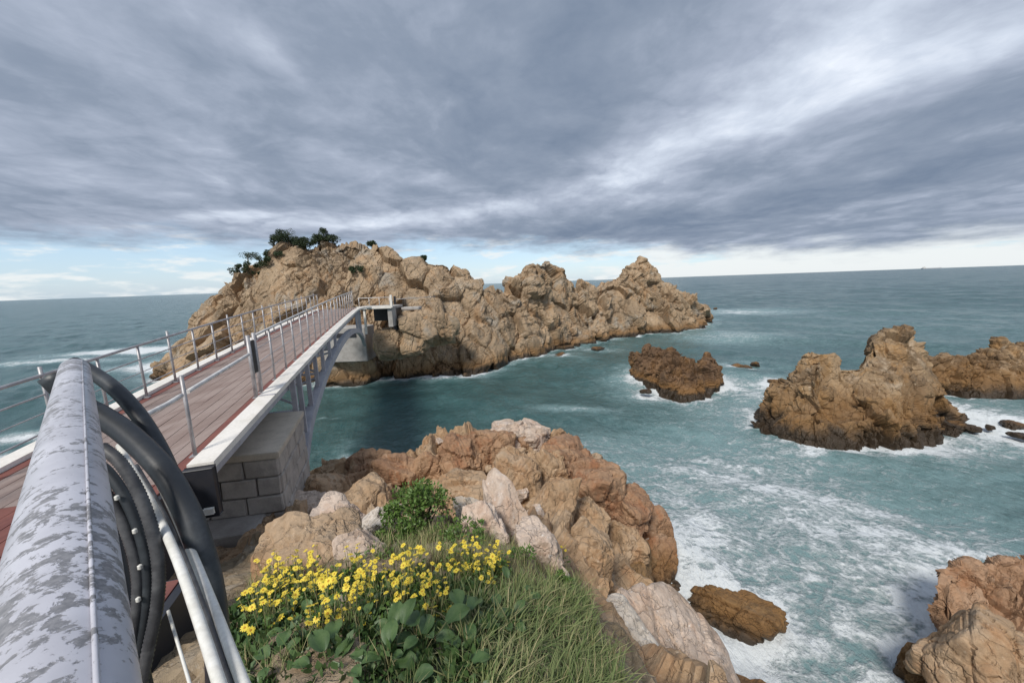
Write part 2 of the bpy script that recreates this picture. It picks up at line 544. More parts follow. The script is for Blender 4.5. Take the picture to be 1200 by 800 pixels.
def loft_mass(name, stations, mat, nu, nv, amps, seed, dback=6.0, curve=0.75, scale=1.0, jag=1.0, kind=None):
    """a rock mass whose foot (px, y_foot at sea level) and skyline (px, y_top, metres behind the foot) stand at surveyed points"""
    S = np.array(stations, float)
    px = np.linspace(S[0, 0], S[-1, 0], nu)
    yf, yr, dd = (np.interp(px, S[:, 0], S[:, i]) for i in (1, 2, 3))
    G = np.zeros((nu, nv, 3))
    nb = int(nv * 0.22)
    for i in range(nu):
        a = atz(px[i], yf[i], 0.0)
        b = aty(px[i], yr[i], a[1] + dd[i])
        out = np.array([a[0], a[1], 0])
        out /= np.linalg.norm(out)
        s = np.linspace(-0.12, 1, nv - nb)
        sp = np.clip(s, 0, 1)
        h = a + (b - a) * s[:, None]
        h[:, 2] = np.where(s < 0, s * 12, b[2] * sp ** curve)
        q = np.linspace(0, 1, nb + 1)[1:]
        back = b + (out * dback)[None, :] * q[:, None]
        back[:, 2] = b[2] - (b[2] + 1.5) * q ** 1.6
        G[i] = np.vstack([h, back])
    nrm = grid_normals(G)
    if nrm[nu // 2, (nv - nb) // 2] @ np.array([0, -1, 0.5]) < 0:
        nrm = -nrm
    Pf, Nf = G.reshape(-1, 3), nrm.reshape(-1, 3)
    D = rockify(Pf, amps, seed, scale)
    fade = np.clip((Pf[:, 2] + 1.6) / 1.2, 0.25, 1)
    Pn = Pf + Nf * (D * fade)[:, None]
    # pieces also lean out sideways a little
    Pn[:, 0] += 0.35 * amps[1] * fbm(Pf * 1.1 / scale, 3, seed + 40)
    WATERLINE.append(Pn[np.abs(Pn[:, 2]) < 0.12])
    me = mesh_np(name, Pn, grid_faces(nu, nv), False)
    o = link(name, me, mat)
    if kind:
        o['kind'] = kind
    return o


def rockify(P, amps, seed, scale=1.0):
    W = P + 0.35 * scale * np.stack([fbm(P * 0.5 / scale, 3, seed + 11), fbm(P * 0.5 / scale, 3, seed + 12), fbm(P * 0.5 / scale, 3, seed + 13)], 1)
    # joints lean a little off the vertical
    W = W @ np.array([[1, 0, 0.22], [0, 1, -0.1], [-0.2, 0.12, 1]])
    d1, c1 = blocks(W, np.array([1.9, 1.9, 4.8]) * scale, seed, 0.8)
    d2, c2 = blocks(W, np.array([0.85, 0.85, 2.3]) * scale, seed + 20, 0.7)
    d3, c3 = blocks(W, np.array([0.40, 0.40, 0.55]) * scale, seed + 30, 0.6)
    Wv = W / scale * np.array([1.0, 1.0, 0.24])
    rid = sum(0.5 ** k * (1 - 2.2 * np.abs(vnoise(Wv * 0.9 * 2.1 ** k, seed + 60 + k))) for k in range(4))
    crag = np.clip(0.65 + 1.3 * fbm(P * 0.28 / scale, 3, seed + 90), 0.30, 1.2)
    jn = 1.0 * joints(P, (0.80, 0.45, 0.42), 0.85 * scale, seed + 70) + 0.6 * joints(P, (-0.55, 0.5, 0.65), 0.60 * scale, seed + 71) + 0.5 * joints(P, (0.9, -0.3, -0.15), 0.38 * scale, seed + 72)
    return amps[0] * (d1 - 0.30 * (1 - c1)) + amps[3] * fbm(P * 0.55 / scale, 5, seed + 50, 0.42) + crag * (amps[1] * (d2 - 0.35 * (1 - c2)) + amps[2] * (d3 - 0.4 * (1 - c3)) + amps[4] * rid + amps[5] * jn)


ISL = [(182, 452, 450, 0.6), (195, 450, 438, 1.6), (212, 450, 410, 3.2), (232, 450, 378, 4.5), (250, 449, 352, 5.5), (264, 449, 335, 6), (285, 448, 323, 6.5), (300, 448, 311, 7),
       (330, 448, 294, 7), (365, 448, 286, 7), (400, 448, 284, 7), (440, 445, 286, 7), (458, 444, 295, 7), (474, 443, 313, 6), (490, 443, 305, 7), (520, 441, 307, 7),
       (545, 438, 320, 7), (562, 434, 338, 6), (592, 428, 338, 6), (608, 424, 328, 7), (620, 420, 314, 7), (640, 414, 308, 7.5), (653, 411, 320, 7), (672, 407, 335, 6.5),
       (704, 400, 335, 7), (722, 396, 327, 7), (738, 394, 313, 7), (752, 392, 308, 7), (764, 391, 312, 7), (776, 390, 332, 6), (798, 389, 341, 5), (812, 387, 350, 4), (822, 383, 362, 3), (830, 378, 374, 1.0)]
island = loft_mass('island_terrain', ISL, M['island'], 900, 230, (0.55, 0.19, 0.07, 0.24, 0.12, 0.17), 3, 9.0, 0.70, 1.2, kind='structure')

STK = [(882, 499, 496, 0.3), (892, 501, 482, 0.8), (905, 507, 474, 1.4), (918, 512, 454, 2.0), (926, 515, 440, 2.4), (938, 518, 424, 2.8), (946, 520, 411, 3.0), (960, 521, 408, 3.0), (968, 522, 420, 3.0), (980, 523, 430, 3.2), (1003, 524, 428, 3.4),
       (1012, 524, 412, 3.6), (1026, 523, 400, 3.8), (1042, 522, 391, 4), (1060, 521, 391, 4), (1072, 520, 395, 3.8), (1078, 519, 412, 3.6), (1084, 517, 436, 3.2), (1094, 515, 456, 2.4), (1104, 512, 476, 1.8), (1114, 506, 496, 0.8), (1122, 503, 502, 0.3)]
o = loft_mass('rock_stack', STK, M['stack'], 420, 260, (0.24, 0.17, 0.09, 0.10, 0.08, 0.10), 11, 3.5, 0.62, 0.62)
tag(o, 'tall craggy tan rock stack rising from the sea at right with a blunt summit', 'rock')
STK2 = [(1068, 470, 440, 0.8), (1085, 468, 420, 1.5), (1105, 466, 414, 2), (1130, 466, 417, 2), (1150, 467, 411, 2.2), (1172, 468, 402, 2.4), (1195, 468, 405, 2.4), (1230, 468, 410, 2.4), (1280, 470, 425, 2), (1330, 472, 460, 0.6)]
o = loft_mass('rock_stack', STK2, M['stack'], 300, 150, (0.22, 0.16, 0.09, 0.12, 0.08, 0.09), 17, 3.0, 0.6, 0.62)
tag(o, 'long low brown rock behind the tall stack reaching the right edge', 'rock')
MID = [(742, 441, 436, 0.4), (748, 445, 415, 1.2), (758, 450, 408, 1.8), (772, 455, 410, 2.2), (785, 462, 416, 2.4), (797, 466, 426, 2.2), (808, 466, 428, 2.2), (818, 464, 421, 2.2), (828, 461, 415, 2.0), (838, 455, 424, 1.5), (845, 449, 443, 0.4)]
o = loft_mass('sea_rock', MID, M['reef'], 240, 150, (0.20, 0.18, 0.11, 0.10, 0.10, 0.10), 23, 2.2, 0.55, 0.6)
tag(o, 'dark brown two humped rock in the channel between island and stack', 'rock')
RBL = [(1100, 785, 770, 0.1), (1103, 792, 690, 0.35), (1107, 796, 672, 0.6), (1122, 798, 664, 0.9), (1150, 800, 662, 1.1), (1180, 800, 659, 1.2), (1210, 802, 659, 1.2), (1260, 804, 662, 1.2), (1310, 804, 720, 0.5)]
o = loft_mass('shore_rock', RBL, M['corner'], 240, 170, (0.10, 0.08, 0.04, 0.05, 0.02, 0.09), 29, 1.6, 0.45, 0.5)
tag(o, 'layered orange tan rock rising from the water at bottom right corner', 'rock')


# ---- single boulders: convex jointed blocks
_ico = {}


def ico(n):
    if n not in _ico:
        bm = bmesh.new()
        bmesh.ops.create_icosphere(bm, subdivisions=n, radius=1.0)
        bm.verts.ensure_lookup_table()
        V = np.array([v_.co[:] for v_ in bm.verts])
        Fc = np.array([[v_.index for v_ in f.verts] for f in bm.faces])
        bm.free()
        _ico[n] = (V, Fc)
    return _ico[n]


def rot(ax, a):
    return np.array(Matrix.Rotation(a, 3, ax))


def boulder_verts(size, seed, sub=5, k=30, nplanes=15, rough=1.0, yaw=0.0, tilt=0.0, roll=0.0):
    r_ = np.random.default_rng(seed)
    D, Fc = ico(sub)
    base = np.array([[1, 0, 0], [-1, 0, 0], [0, 1, 0], [0, -1, 0], [0, 0, 1], [0, 0, -1]], float)
    base = base + r_.normal(0, 0.22, base.shape)
    N_ = np.vstack([base, r_.normal(0, 1, (nplanes, 3))])
    N_ /= np.linalg.norm(N_, axis=1, keepdims=True)
    off = np.concatenate([r_.uniform(0.80, 0.98, 6), r_.uniform(0.80, 1.10, nplanes)])
    q = np.maximum(0, D @ N_.T) / off
    r = 1.0 / ((q ** k).sum(1)) ** (1.0 / k)
    V = D * r[:, None] * (np.asarray(size) / 2)
    s = float(np.mean(size))
    nrm = V / (np.linalg.norm(V, axis=1, keepdims=True) + 1e-9)
    o_ = r_.uniform(0, 90, 3)
    d2, c2 = blocks(V + o_, np.array([0.42, 0.42, 0.60]) * s, seed, 0.5)
    d3, c3 = blocks(V + o_, np.full(3, 0.16 * s), seed + 3, 0.6)
    disp = rough * s * (0.050 * d2 - 0.022 * (1 - c2) + 0.013 * d3 - 0.008 * (1 - c3) + 0.028 * fbm((V + o_) * 2.2 / s, 5, seed))
    jd = r_.normal(0, 1, (2, 3))
    disp = disp + rough * s * (0.036 * joints(V + o_, jd[0], 0.26 * s, seed + 5, 0.2) + 0.018 * joints(V + o_, jd[1], 0.17 * s, seed + 6, 0.2))
    V = V + nrm * disp[:, None]
    Rm = rot('Z', yaw) @ rot('X', tilt) @ rot('Y', roll)
    return V @ Rm.T, Fc


def boulder(name, loc, size, mat, label, cat='boulder', group=None, **kw):
    V, Fc = boulder_verts(size, **kw)
    o = link(name, mesh_np(name, V, Fc, False), mat)
    o.location = loc
    tag(o, label, cat, group)
    Wd = V + np.asarray(loc)
    WATERLINE.append(Wd[np.abs(Wd[:, 2]) < 0.15])
    return o


# ---- the near headland: height field through surveyed points
GP = [(300, 800, 5.2), (400, 800, 5.3), (500, 800, 5.35), (600, 800, 5.2), (690, 800, 4.7), (755, 790, 3.9),
      (320, 700, 4.75), (420, 700, 4.85), (520, 690, 4.85), (600, 690, 4.75), (660, 700, 4.4),
      (300, 650, 3.9), (380, 640, 3.95), (445, 625, 4.0), (500, 610, 4.05), (550, 610, 3.8), (620, 640, 3.9), (650, 665, 3.7),
      (265, 640, 3.3), (290, 615, 2.95), (260, 615, 2.85), (330, 600, 2.8),
      (370, 570, 2.0), (420, 565, 2.1), (480, 560, 2.4), (540, 560, 2.6), (600, 550, 2.7), (660, 560, 2.4), (700, 590, 2.1), (740, 620, 1.6), (690, 640, 2.0), (765, 650, 0.5), (730, 660, 1.2),
      (790, 690, -0.2), (745, 680, 0.6),
      (710, 685, 2.9), (750, 712, 2.1), (800, 760, 1.3), (840, 800, 0.6), (800, 700, -0.4), (850, 740, -0.5), (900, 800, -0.8)]
gx = [(*atz(a, b, z)[:2], z) for a, b, z in GP]
for a, b, z in [(350, 557, 1.6), (400, 540, 2.0), (460, 528, 2.4), (520, 510, 2.7), (600, 502, 2.8), (660, 518, 2.4), (720, 562, 1.8), (775, 615, 1.0)]:
    p = atz(a, b, z)
    gx.append((p[0], p[1], z * 0.9))
    d_ = p[:2] / np.linalg.norm(p[:2])
    gx.append((p[0] + d_[0] * 1.5, p[1] + d_[1] * 1.5, -0.6))
    gx.append((p[0] + d_[0] * 4, p[1] + d_[1] * 4, -1.8))
gx += [(-6.5, 2.5, 3.4), (-7, 6, 2.2), (-8.6, 8, -0.3), (-9.5, 5, 0.5), (-12, 3, -1), (-12, 8, -2), (-5, 1.5, 4.3), (-3, 0.8, 4.7), (-1.2, 0.6, 5.1), (0, 0.5, 5.4), (2, 0.3, 5.2), (3.5, 1.5, 3.6), (4.6, 3.2, 1.0), (5.2, 4.6, -0.6), (6, 2, -0.5), (6, 7, -1.8), (6, 11, -2), (0, -1.5, 5.5), (-6, -1.5, 4.5), (4, -1.5, 4.0)]
gx = np.array(gx)


def tps(r):
    return np.where(r > 1e-6, r * r * np.log(r + 1e-9), 0)


_n = len(gx)
_A = tps(np.linalg.norm(gx[:, None, :2] - gx[None, :, :2], axis=2)) + 0.10 * np.eye(_n)
_Pm = np.hstack([np.ones((_n, 1)), gx[:, :2]])
_L = np.vstack([np.hstack([_A, _Pm]), np.hstack([_Pm.T, np.zeros((3, 3))])])
_w = np.linalg.solve(_L, np.concatenate([gx[:, 2], np.zeros(3)]))


def ground(xy):
    xy = np.atleast_2d(xy)
    K = tps(np.linalg.norm(xy[:, None, :] - gx[None, :, :2], axis=2))
    return np.clip(K @ _w[:_n] + np.hstack([np.ones((len(xy), 1)), xy]) @ _w[_n:], -2.2, 5.7)


def hit(px, py):
    d = ray(px, py)
    t = np.linspace(0.8, 25, 1200)
    P = E0 + d * t[:, None]
    below = P[:, 2] < np.maximum(ground(P[:, :2]), -0.3)
    i = int(np.argmax(below)) if below.any() else len(t) - 1
    return P[i]


nx, ny = 420, 400
X, Y = np.meshgrid(np.linspace(-12, 6.2, nx), np.linspace(-1.5, 15, ny), indexing='ij')
xy = np.stack([X.ravel(), Y.ravel()], 1)
Z = ground(xy)
P = np.column_stack([xy, Z])
G = P.reshape(nx, ny, 3)
nrm = grid_normals(G).reshape(-1, 3)
nrm[nrm[:, 2] < 0] *= -1
D = rockify(P, (0.20, 0.14, 0.08, 0.10, 0.05, 0.10), 41, 0.55)
# fewer joints where soil covers the slope above the rocks
soil = np.clip((Z - 3.3) / 0.9, 0, 1) * np.clip((6.5 - P[:, 1]) / 1.5, 0, 1)
D = D * (1 - 0.75 * soil) + soil * 0.05 * fbm(P * 6, 4, 77)
Pn = P + nrm * (D * np.clip((Z + 2) / 1.5, 0.2, 1))[:, None]
WATERLINE.append(Pn[np.abs(Pn[:, 2]) < 0.15])
me = mesh_np('headland_terrain', Pn, grid_faces(nx, ny), False)
hd = link('headland_terrain', me, M['tan'])
hd['kind'] = 'structure'
me.materials.append(M['soil'])
fs = soil[grid_faces(nx, ny)[:, 0]] > 0.5 + 0.25 * fbm(P[grid_faces(nx, ny)[:, 0]] * 3, 3, 5)
me.polygons.foreach_set('material_index', fs.astype(np.int32))

BL = [  # px, py (middle), width px, height px, material, label, yaw, tilt, roll, depth factor
    (375, 577, 66, 58, 'tan', 'rounded tan boulder standing close to the white arch foot', 0.3, 0.1, 0.1, 1.0),
    (418, 588, 74, 58, 'tan', 'broad orange tan boulder between stone pier and green bush', -0.2, 0.1, -0.1, 1.0),
    (428, 548, 56, 50, 'red', 'jagged red brown rock at the left end of the headland crest', 0.4, 0.2, 0.2, 0.8),
    (474, 552, 60, 44, 'red', 'low dark red rock on the crest beside a leaning wedge', -0.3, 0.0, 0.3, 0.9),
    (503, 545, 46, 46, 'red', 'dark red wedge shaped rock leaning on the headland crest', 0.2, 0.3, 0.6, 0.6),
    (540, 530, 60, 62, 'red', 'upright brown rock left of the pale crest boulders', 0.1, 0.1, -0.1, 0.8),
    (540, 575, 62, 46, 'tan', 'orange tan rock right behind the green bush', 0.5, 0.1, 0.1, 1.0),
    (578, 520, 50, 46, 'red', 'narrow reddish rock under the highest part of the crest', 0.1, 0.2, 0.2, 0.8),
    (596, 508, 60, 30, 'pale', 'pale rounded boulder at the very top of the headland crest', 0.1, 0.0, 0.0, 0.9),
    (625, 508, 44, 30, 'pale', 'pale pinkish cap rock just right of the crest summit', -0.3, 0.1, 0.1, 0.9),
    (606, 552, 62, 84, 'tan', 'tall smooth tan boulder in the middle of the headland', 0.2, -0.2, 0.15, 0.8),
    (650, 590, 54, 96, 'tan', 'long tan slab leaning against the tall smooth boulder', 0.1, -0.3, 0.35, 0.7),
    (598, 598, 40, 120, 'pale', 'long narrow grey tan slab leaning diagonally above the flowers', -0.2, -0.5, -0.5, 0.5),
    (570, 612, 46, 80, 'pale', 'streaked pale slab beside a whitish rounded stone', -0.1, -0.4, -0.45, 0.6),
    (552, 600, 36, 48, 'white', 'whitish rounded stone at the right edge of the bush', 0.2, 0.0, -0.3, 0.9),
    (445, 612, 40, 46, 'white', 'whitish upright boulder standing left of the green bush', 0.3, 0.1, 0.1, 0.9),
    (640, 648, 50, 74, 'pale', 'pinkish white pointed boulder right of the yellow flowers', 0.1, -0.3, -0.4, 0.8),
    (665, 535, 60, 54, 'red', 'rust stained rock on the crest right of the pale caps', 0.3, 0.1, 0.1, 0.9),
    (702, 565, 62, 56, 'red', 'rust brown rounded rock on the sloping right crest', 0.1, 0.2, 0.1, 0.9),
    (686, 606, 46, 58, 'tan', 'squarish tan rock in the cluster below the rusty crest', -0.1, 0.0, 0.0, 0.9),
    (738, 598, 54, 56, 'red', 'orange brown rock near the seaward shoulder of the headland', 0.2, 0.2, 0.2, 0.9),
    (768, 612, 44, 54, 'red', 'rusty outermost rock at the headland tip above the water', 0.0, 0.1, -0.1, 0.9),
    (774, 652, 40, 66, 'red', 'dark rust column at the headland tip dropping to the surf', 0.1, 0.0, 0.0, 0.9),
    (730, 634, 50, 56, 'tan', 'blocky tan rock with a dark cleft on its left', 0.3, 0.1, 0.15, 0.9),
    (690, 648, 72, 64, 'tan', 'bulky tan block above the pink slab with cracked face', 0.0, 0.1, 0.1, 0.9),
    (742, 668, 58, 44, 'brown', 'dark brown rock low in the cleft above the pink slab', 0.2, 0.0, 0.1, 0.9),
    (645, 545, 40, 60, 'tan', 'tan rock wedged between smooth boulder and rusty crest', 0.1, 0.0, 0.2, 0.8),
    (356, 648, 125, 64, 'tan', 'big flat speckled tan rock beside the foot of the pier', 0.5, 0.15, -0.1, 1.0),
    (395, 625, 80, 46, 'pale', 'low pale rubble rock between pier and whitish upright boulder', 0.1, 0.1, 0.0, 1.0),
    (330, 612, 70, 30, 'pale', 'small pale ledge rock against the base of the pier', 0.1, 0.1, 0.0, 1.0),
    (420, 650, 60, 40, 'pale', 'pale stone half sunk in the stony soil above the flowers', 0.6, 0.1, 0.0, 1.0),
]
for i, (px, py, wp, hp, mk, lab, yaw, tl, rl, dep) in enumerate(BL):
    p = hit(px, py + hp * 0.30)
    dist = (p - E0) @ _f
    wm, hm = wp * dist / F, hp * dist / F
    boulder('boulder', p + np.array([0, 0.15 * wm, hm * 0.10]), (wm * 1.05, wm * dep * 1.1, hm * 1.05), M[mk], lab, seed=100 + i, yaw=yaw, tilt=tl, roll=rl, sub=5)

# broken stones lying in the gaps between the boulders
def in_outline(x, y, poly):
    c = False
    for (x0, y0), (x1, y1) in zip(poly, poly[1:] + poly[:1]):
        if (y0 > y) != (y1 > y) and x < (x1 - x0) * (y - y0) / (y1 - y0) + x0:
            c = not c
    return c


rr_s = np.random.default_rng(91)
RZ = [(360, 560), (440, 530), (600, 505), (670, 525), (770, 620), (770, 680), (700, 660), (640, 620), (540, 600), (470, 580), (380, 600)]
for i in range(46):
    while True:
        px, py = rr_s.uniform(350, 780), rr_s.uniform(505, 690)
        if in_outline(px, py, RZ):
            break
    q_ = hit(px, py)
    sz_ = rr_s.uniform(0.22, 0.55) * np.array([1, rr_s.uniform(0.6, 1.0), rr_s.uniform(0.5, 0.9)])
    boulder('stone', q_ + np.array([0, 0, 0.10]), sz_, M[('tan', 'red', 'tan', 'pale')[i % 4]], 'broken angular stone wedged among the boulders of the near headland', 'stone', 'broken stones between the headland boulders', seed=700 + i, sub=4, yaw=rr_s.uniform(0, 6), tilt=rr_s.uniform(-0.5, 0.5), roll=rr_s.uniform(-0.5, 0.5))

# the long slabs running down into the surf
def slab(a, b, wid, thick, mat, label, seed, roll=0.0, rough=0.55):
    a, b = np.asarray(a), np.asarray(b)
    d = b - a
    L = np.linalg.norm(d)
    x = d / L
    y = np.cross([0, 0, 1], x)
    y /= np.linalg.norm(y)
    z = np.cross(x, y)
    V, Fc = boulder_verts((L, wid, thick), seed, sub=6, k=10, rough=rough)
    V = V @ rot('X', roll).T
    V = V @ np.stack([x, y, z])
    o = link('rock_slab', mesh_np('rock_slab', V, Fc, False), mat)
    o.location = (a + b) / 2
    tag(o, label, 'rock')
    Wd = V + (a + b) / 2
    WATERLINE.append(Wd[np.abs(Wd[:, 2]) < 0.15])
    return o


slab(atz(712, 690, 2.95), atz(858, 850, 1.55), 1.75, 1.0, M['pale'], 'long smooth pinkish white slab sloping down into the surf', 301, 0.3)
slab(atz(690, 715, 2.9), atz(790, 850, 2.2), 0.9, 1.1, M['white'], 'greyish white slab between the grass and the pink slab', 302, 0.1)
slab(atz(806, 690, 0.22), atz(920, 752, 0.12), 0.95, 0.75, M['brown'], 'low ochre brown rock awash in foam right of the slab', 303, 0.0, 1.5)
boulder('boulder', atz(1165, 792, 1.2), (1.6, 1.5, 1.6), M['tan'], 'rounded tan boulder in front of the layered corner rock', seed=310, sub=6, yaw=0.4, tilt=0.2)
boulder('boulder', atz(1086, 790, 0.25), (0.9, 0.7, 0.6), M['brown'], 'low flat brown rock at the water left of the rounded boulder', seed=311, sub=5, yaw=0.2)
for px_b, py_b, yy, szb, sd_b, lab in [(486, 392, 26.6, (2.6, 2.2, 3.4), 321, 'tan rock beside the pale end wall of the bridge landing'), (458, 402, 26.8, (2.6, 2.2, 2.5), 322, 'rock filling the slope under the dark opening of the landing'), (512, 384, 28.0, (3.2, 2.2, 2.6), 323, 'tan rock under the path right of the bridge landing')]:
    boulder('boulder', aty(px_b, py_b, yy), szb, M['island'], lab, seed=sd_b, sub=5, yaw=0.3)
# far abutment bulge and little skerries
p = atz(408, 448, 0.0)
boulder('boulder', p + np.array([0.1, 0.7, 1.0]), (4.6, 3.6, 4.6), M['island'], 'orange brown boulder at the waterline under the far bridge abutment', seed=320, sub=5, yaw=0.3)
for i, (px, py, wm, hm, lab) in enumerate([(868, 431, 1.5, 0.55, 'flat dark skerry lying right of the two humped rock'), (884, 427, 0.8, 0.4, 'small dark skerry touching the flat one on its right'), (906, 449, 0.8, 0.55, 'small brown skerry just left of the tall stack'),
                                     (1140, 503, 0.6, 0.3, 'dark low skerry off the right foot of the tall stack'), (1122, 499, 0.9, 0.4, 'dark skerry touching the right foot of the stack'), (1160, 501, 0.45, 0.25, 'tiny skerry in foam between stack and right edge'), (1185, 498, 0.8, 0.4, 'larger skerry of the group at the right edge'), (1195, 510, 0.7, 0.25, 'lowest skerry at the right edge in white foam'),
                                     (838, 362, 0.8, 0.6, 'tiny rock off the seaward tip of the island'), (757, 459, 0.8, 0.3, 'flat dark ledge at the left foot of the two humped rock'), (700, 409, 1.6, 0.5, 'low brown reef at the island foot below the saddle'), (655, 418, 1.8, 0.4, 'low reef at the island foot left of the saddle')]):
    boulder('skerry', atz(px, py, 0.03), (wm, wm * 0.8, hm), M['reef'], lab, 'rock', seed=330 + i, sub=4, yaw=i * 0.7)

# ================================================================== SEA
nr, na = 540, 640
rr = 3.0 * (40000 / 3.0) ** np.linspace(0, 1, nr)
# finer steps where waves are seen close by
a1 = np.radians(np.linspace(-68, 68, na))
a2 = np.radians(np.linspace(68, 292, 90))[1:-1]
ang = np.concatenate([a1, a2])
A_, R_ = np.meshgrid(ang, rr, indexing='ij')
SX, SY = np.sin(A_) * R_, np.cos(A_) * R_
r_ = np.random.default_rng(5)
SZ = np.zeros_like(SX)
cell = R_ * math.radians(136) / na
for k in range(34):
    lam = 0.7 * 1.13 ** k * r_.uniform(0.9, 1.1)
    if lam > 24:
        break
    th = math.radians(215) + r_.normal(0, 0.55)
    amp = 0.0075 * lam ** 0.72
    kx, ky = 2 * math.pi / lam * math.sin(th), 2 * math.pi / lam * math.cos(th)
    ph = kx * SX + ky * SY + r_.uniform(0, 6.28) + 0.8 * np.sin(0.13 * SX + 0.21 * SY + k)
    SZ += amp * np.clip(lam / (4 * cell) - 0.5, 0, 1) * (1 - 2 * np.abs(np.sin(ph / 2)) ** 1.3 * 0.9)
SZ -= SZ.mean()
flat = np.stack([SX.ravel(), SY.ravel(), np.zeros(SX.size)], 1)
near = np.where(R_.ravel() < 150)[0]
SZf = SZ.ravel()
SZf[near] += 0.10 * fbm(flat[near] * np.array([0.9, 0.9, 1]), 4, 61)
# foam: by the rocks, where the swell breaks, plus painted sky brightness far right
WL = np.vstack(WATERLINE)
kd = kdtree.KDTree(len(WL))
for i, q in enumerate(WL):
    kd.insert((q[0], q[1], 0), i)
kd.balance()
foam = np.zeros(len(flat))
dist = np.full(len(flat), 50.0)
for i in near:
    dist[i] = kd.find((flat[i, 0], flat[i, 1], 0))[2]
brk = np.zeros(len(flat))
brk[near] = 0.72 + 0.9 * fbm(flat[near] * np.array([0.45, 0.45, 1]), 3, 81) + 0.5 * fbm(flat[near] * np.array([1.7, 1.7, 1]), 3, 83)
brk = np.clip(brk, 0, 1.3)
foam += brk * (0.62 * np.exp(-(dist / 0.45) ** 1.2) + 0.34 * np.exp(-dist / 1.5))


def fpatch(px, py, wx, wy, ang, amp):
    global foam
    p = atz(px, py, 0)
    a = math.radians(ang)
    ddx, ddy = flat[:, 0] - p[0], flat[:, 1] - p[1]
    q1 = (ddx * math.cos(a) + ddy * math.sin(a)) / wx
    q2 = (-ddx * math.sin(a) + ddy * math.cos(a)) / wy
    foam += 0.72 * amp * np.exp(-(q1 ** 2 + q2 ** 2))


for fp in [(930, 560, 11, 7.5, 0, 0.40), (1050, 380, 60, 50, 0, 0.34), (900, 610, 5.0, 2.6, -25, 0.36), (960, 700, 2.6, 2.2, 0, 0.30), (830, 540, 3.5, 3.0, 0, 0.26), (800, 640, 1.6, 1.4, 0, 0.38), (815, 700, 0.9, 1.2, 60, 0.7), (870, 790, 1.3, 1.0, 0, 0.6),  # widest patch paints the far right sea paler, for reflected bright sky
           (880, 455, 2.6, 3.6, 20, 0.62), (855, 480, 3.0, 2.0, 0, 0.35), (1150, 490, 3.4, 2.0, 0, 0.65), (1180, 520, 3.0, 1.3, 0, 0.35), (740, 450, 1.8, 2.6, 0, 0.30), (680, 480, 2.4, 0.35, -8, 0.42), (645, 477, 1.6, 0.25, -8, 0.35), (380, 493, 0.9, 0.14, 0, 0.5), (700, 520, 2.0, 1.2, 0, 0.22),
           (155, 411, 9, 3.0, 10, 1.9), (60, 425, 9, 1.4, 0, 1.2), (40, 510, 4.5, 0.9, 10, 1.3), (20, 535, 3, 0.6, 0, 1.3), (190, 428, 5, 3, 0, 1.6), (870, 365, 9, 6, 0, 0.75), (850, 395, 6, 4, 0, 0.45), (990, 590, 4.5, 0.5, -30, 0.30), (1080, 640, 3.0, 0.5, -25, 0.22), (1000, 760, 1.6, 1.2, 0, 0.22)]:
    fpatch(*fp)
me = mesh_np('sea', np.column_stack([flat[:, :2], SZf]), np.vstack([grid_faces(len(ang), nr), np.stack([np.arange(nr - 1) + (len(ang) - 1) * nr, np.arange(nr - 1), np.arange(1, nr), np.arange(1, nr) + (len(ang) - 1) * nr], 1)]))
# the disc under the viewer
att = me.attributes.new('foam', 'FLOAT', 'POINT')
att.data.foreach_set('value', np.clip(foam, 0, 1.5).astype(np.float32))
mt, t = newmat('sea water')
geo = t.n('ShaderNodeNewGeometry').outputs['Position']
fo = t.n('ShaderNodeAttribute', {'attribute_name': 'foam'}).outputs['Fac']
pxy = t.vm('MULTIPLY', geo, (1, 1, 0))
rotp = t.n('ShaderNodeMapping', Vector=pxy, Rotation=(0, 0, math.radians(28)), Scale=(0.6, 1.25, 1)).outputs[0]
wq = t.t.nodes.new('ShaderNodeTexNoise')
t.put(wq.inputs['Vector'], pxy)
wq.inputs['Scale'].default_value = 0.8
wq.inputs['Detail'].default_value = 5
wp_ = t.vm('ADD', rotp, t.vm('SCALE', t.vm('SUBTRACT', wq.outputs['Color'], (0.5, 0.5, 0.5)), sc_=1.6))
l1 = t.vor(wp_, 1.1, 'DISTANCE_TO_EDGE')
l2 = t.vor(wp_, 3.2, 'DISTANCE_TO_EDGE')
lace = t.m('ADD', t.ss(l1, 0.0, 0.30, 0.55, 0.0), t.ss(l2, 0.0, 0.26, 0.40, 0.0))
ns = t.noise(wp_, 2.4, 8, 0.68, 0.6)
nl = t.noise(pxy, 0.35, 4, 0.6)
cov = t.m('ADD', t.m('MULTIPLY', fo, 0.95), t.m('ADD', t.m('MULTIPLY', lace, 0.20), t.m('ADD', t.m('ADD', t.m('MULTIPLY', t.m('SUBTRACT', ns, 0.5), 1.1), t.m('MULTIPLY', t.m('SUBTRACT', t.noise(pxy, 6.5, 5, 0.7), 0.5), 0.9)), t.m('MULTIPLY', t.m('SUBTRACT', nl, 0.5), 0.5))))
white = t.m('MULTIPLY', t.ss(cov, 0.53, 0.98), t.ss(fo, 0.02, 0.25, 0.15, 0.95))
aer = t.m('MAXIMUM', t.ss(t.m('ADD', fo, t.m('MULTIPLY', t.m('SUBTRACT', ns, 0.5), 0.6)), 0.06, 0.55), t.m('MULTIPLY', white, 0.8))
deep = t.mix(t.ss(nl, 0.35, 0.65), (0.036, 0.094, 0.096), (0.056, 0.128, 0.130))
wc = t.mix(aer, deep, (0.21, 0.325, 0.335))
wc = t.mix(white, wc, (0.76, 0.80, 0.82))
b1 = t.noise(t.n('ShaderNodeMapping', Vector=pxy, Rotation=(0, 0, math.radians(-35)), Scale=(1, 0.5, 1)).outputs[0], 2.2, 8, 0.66)
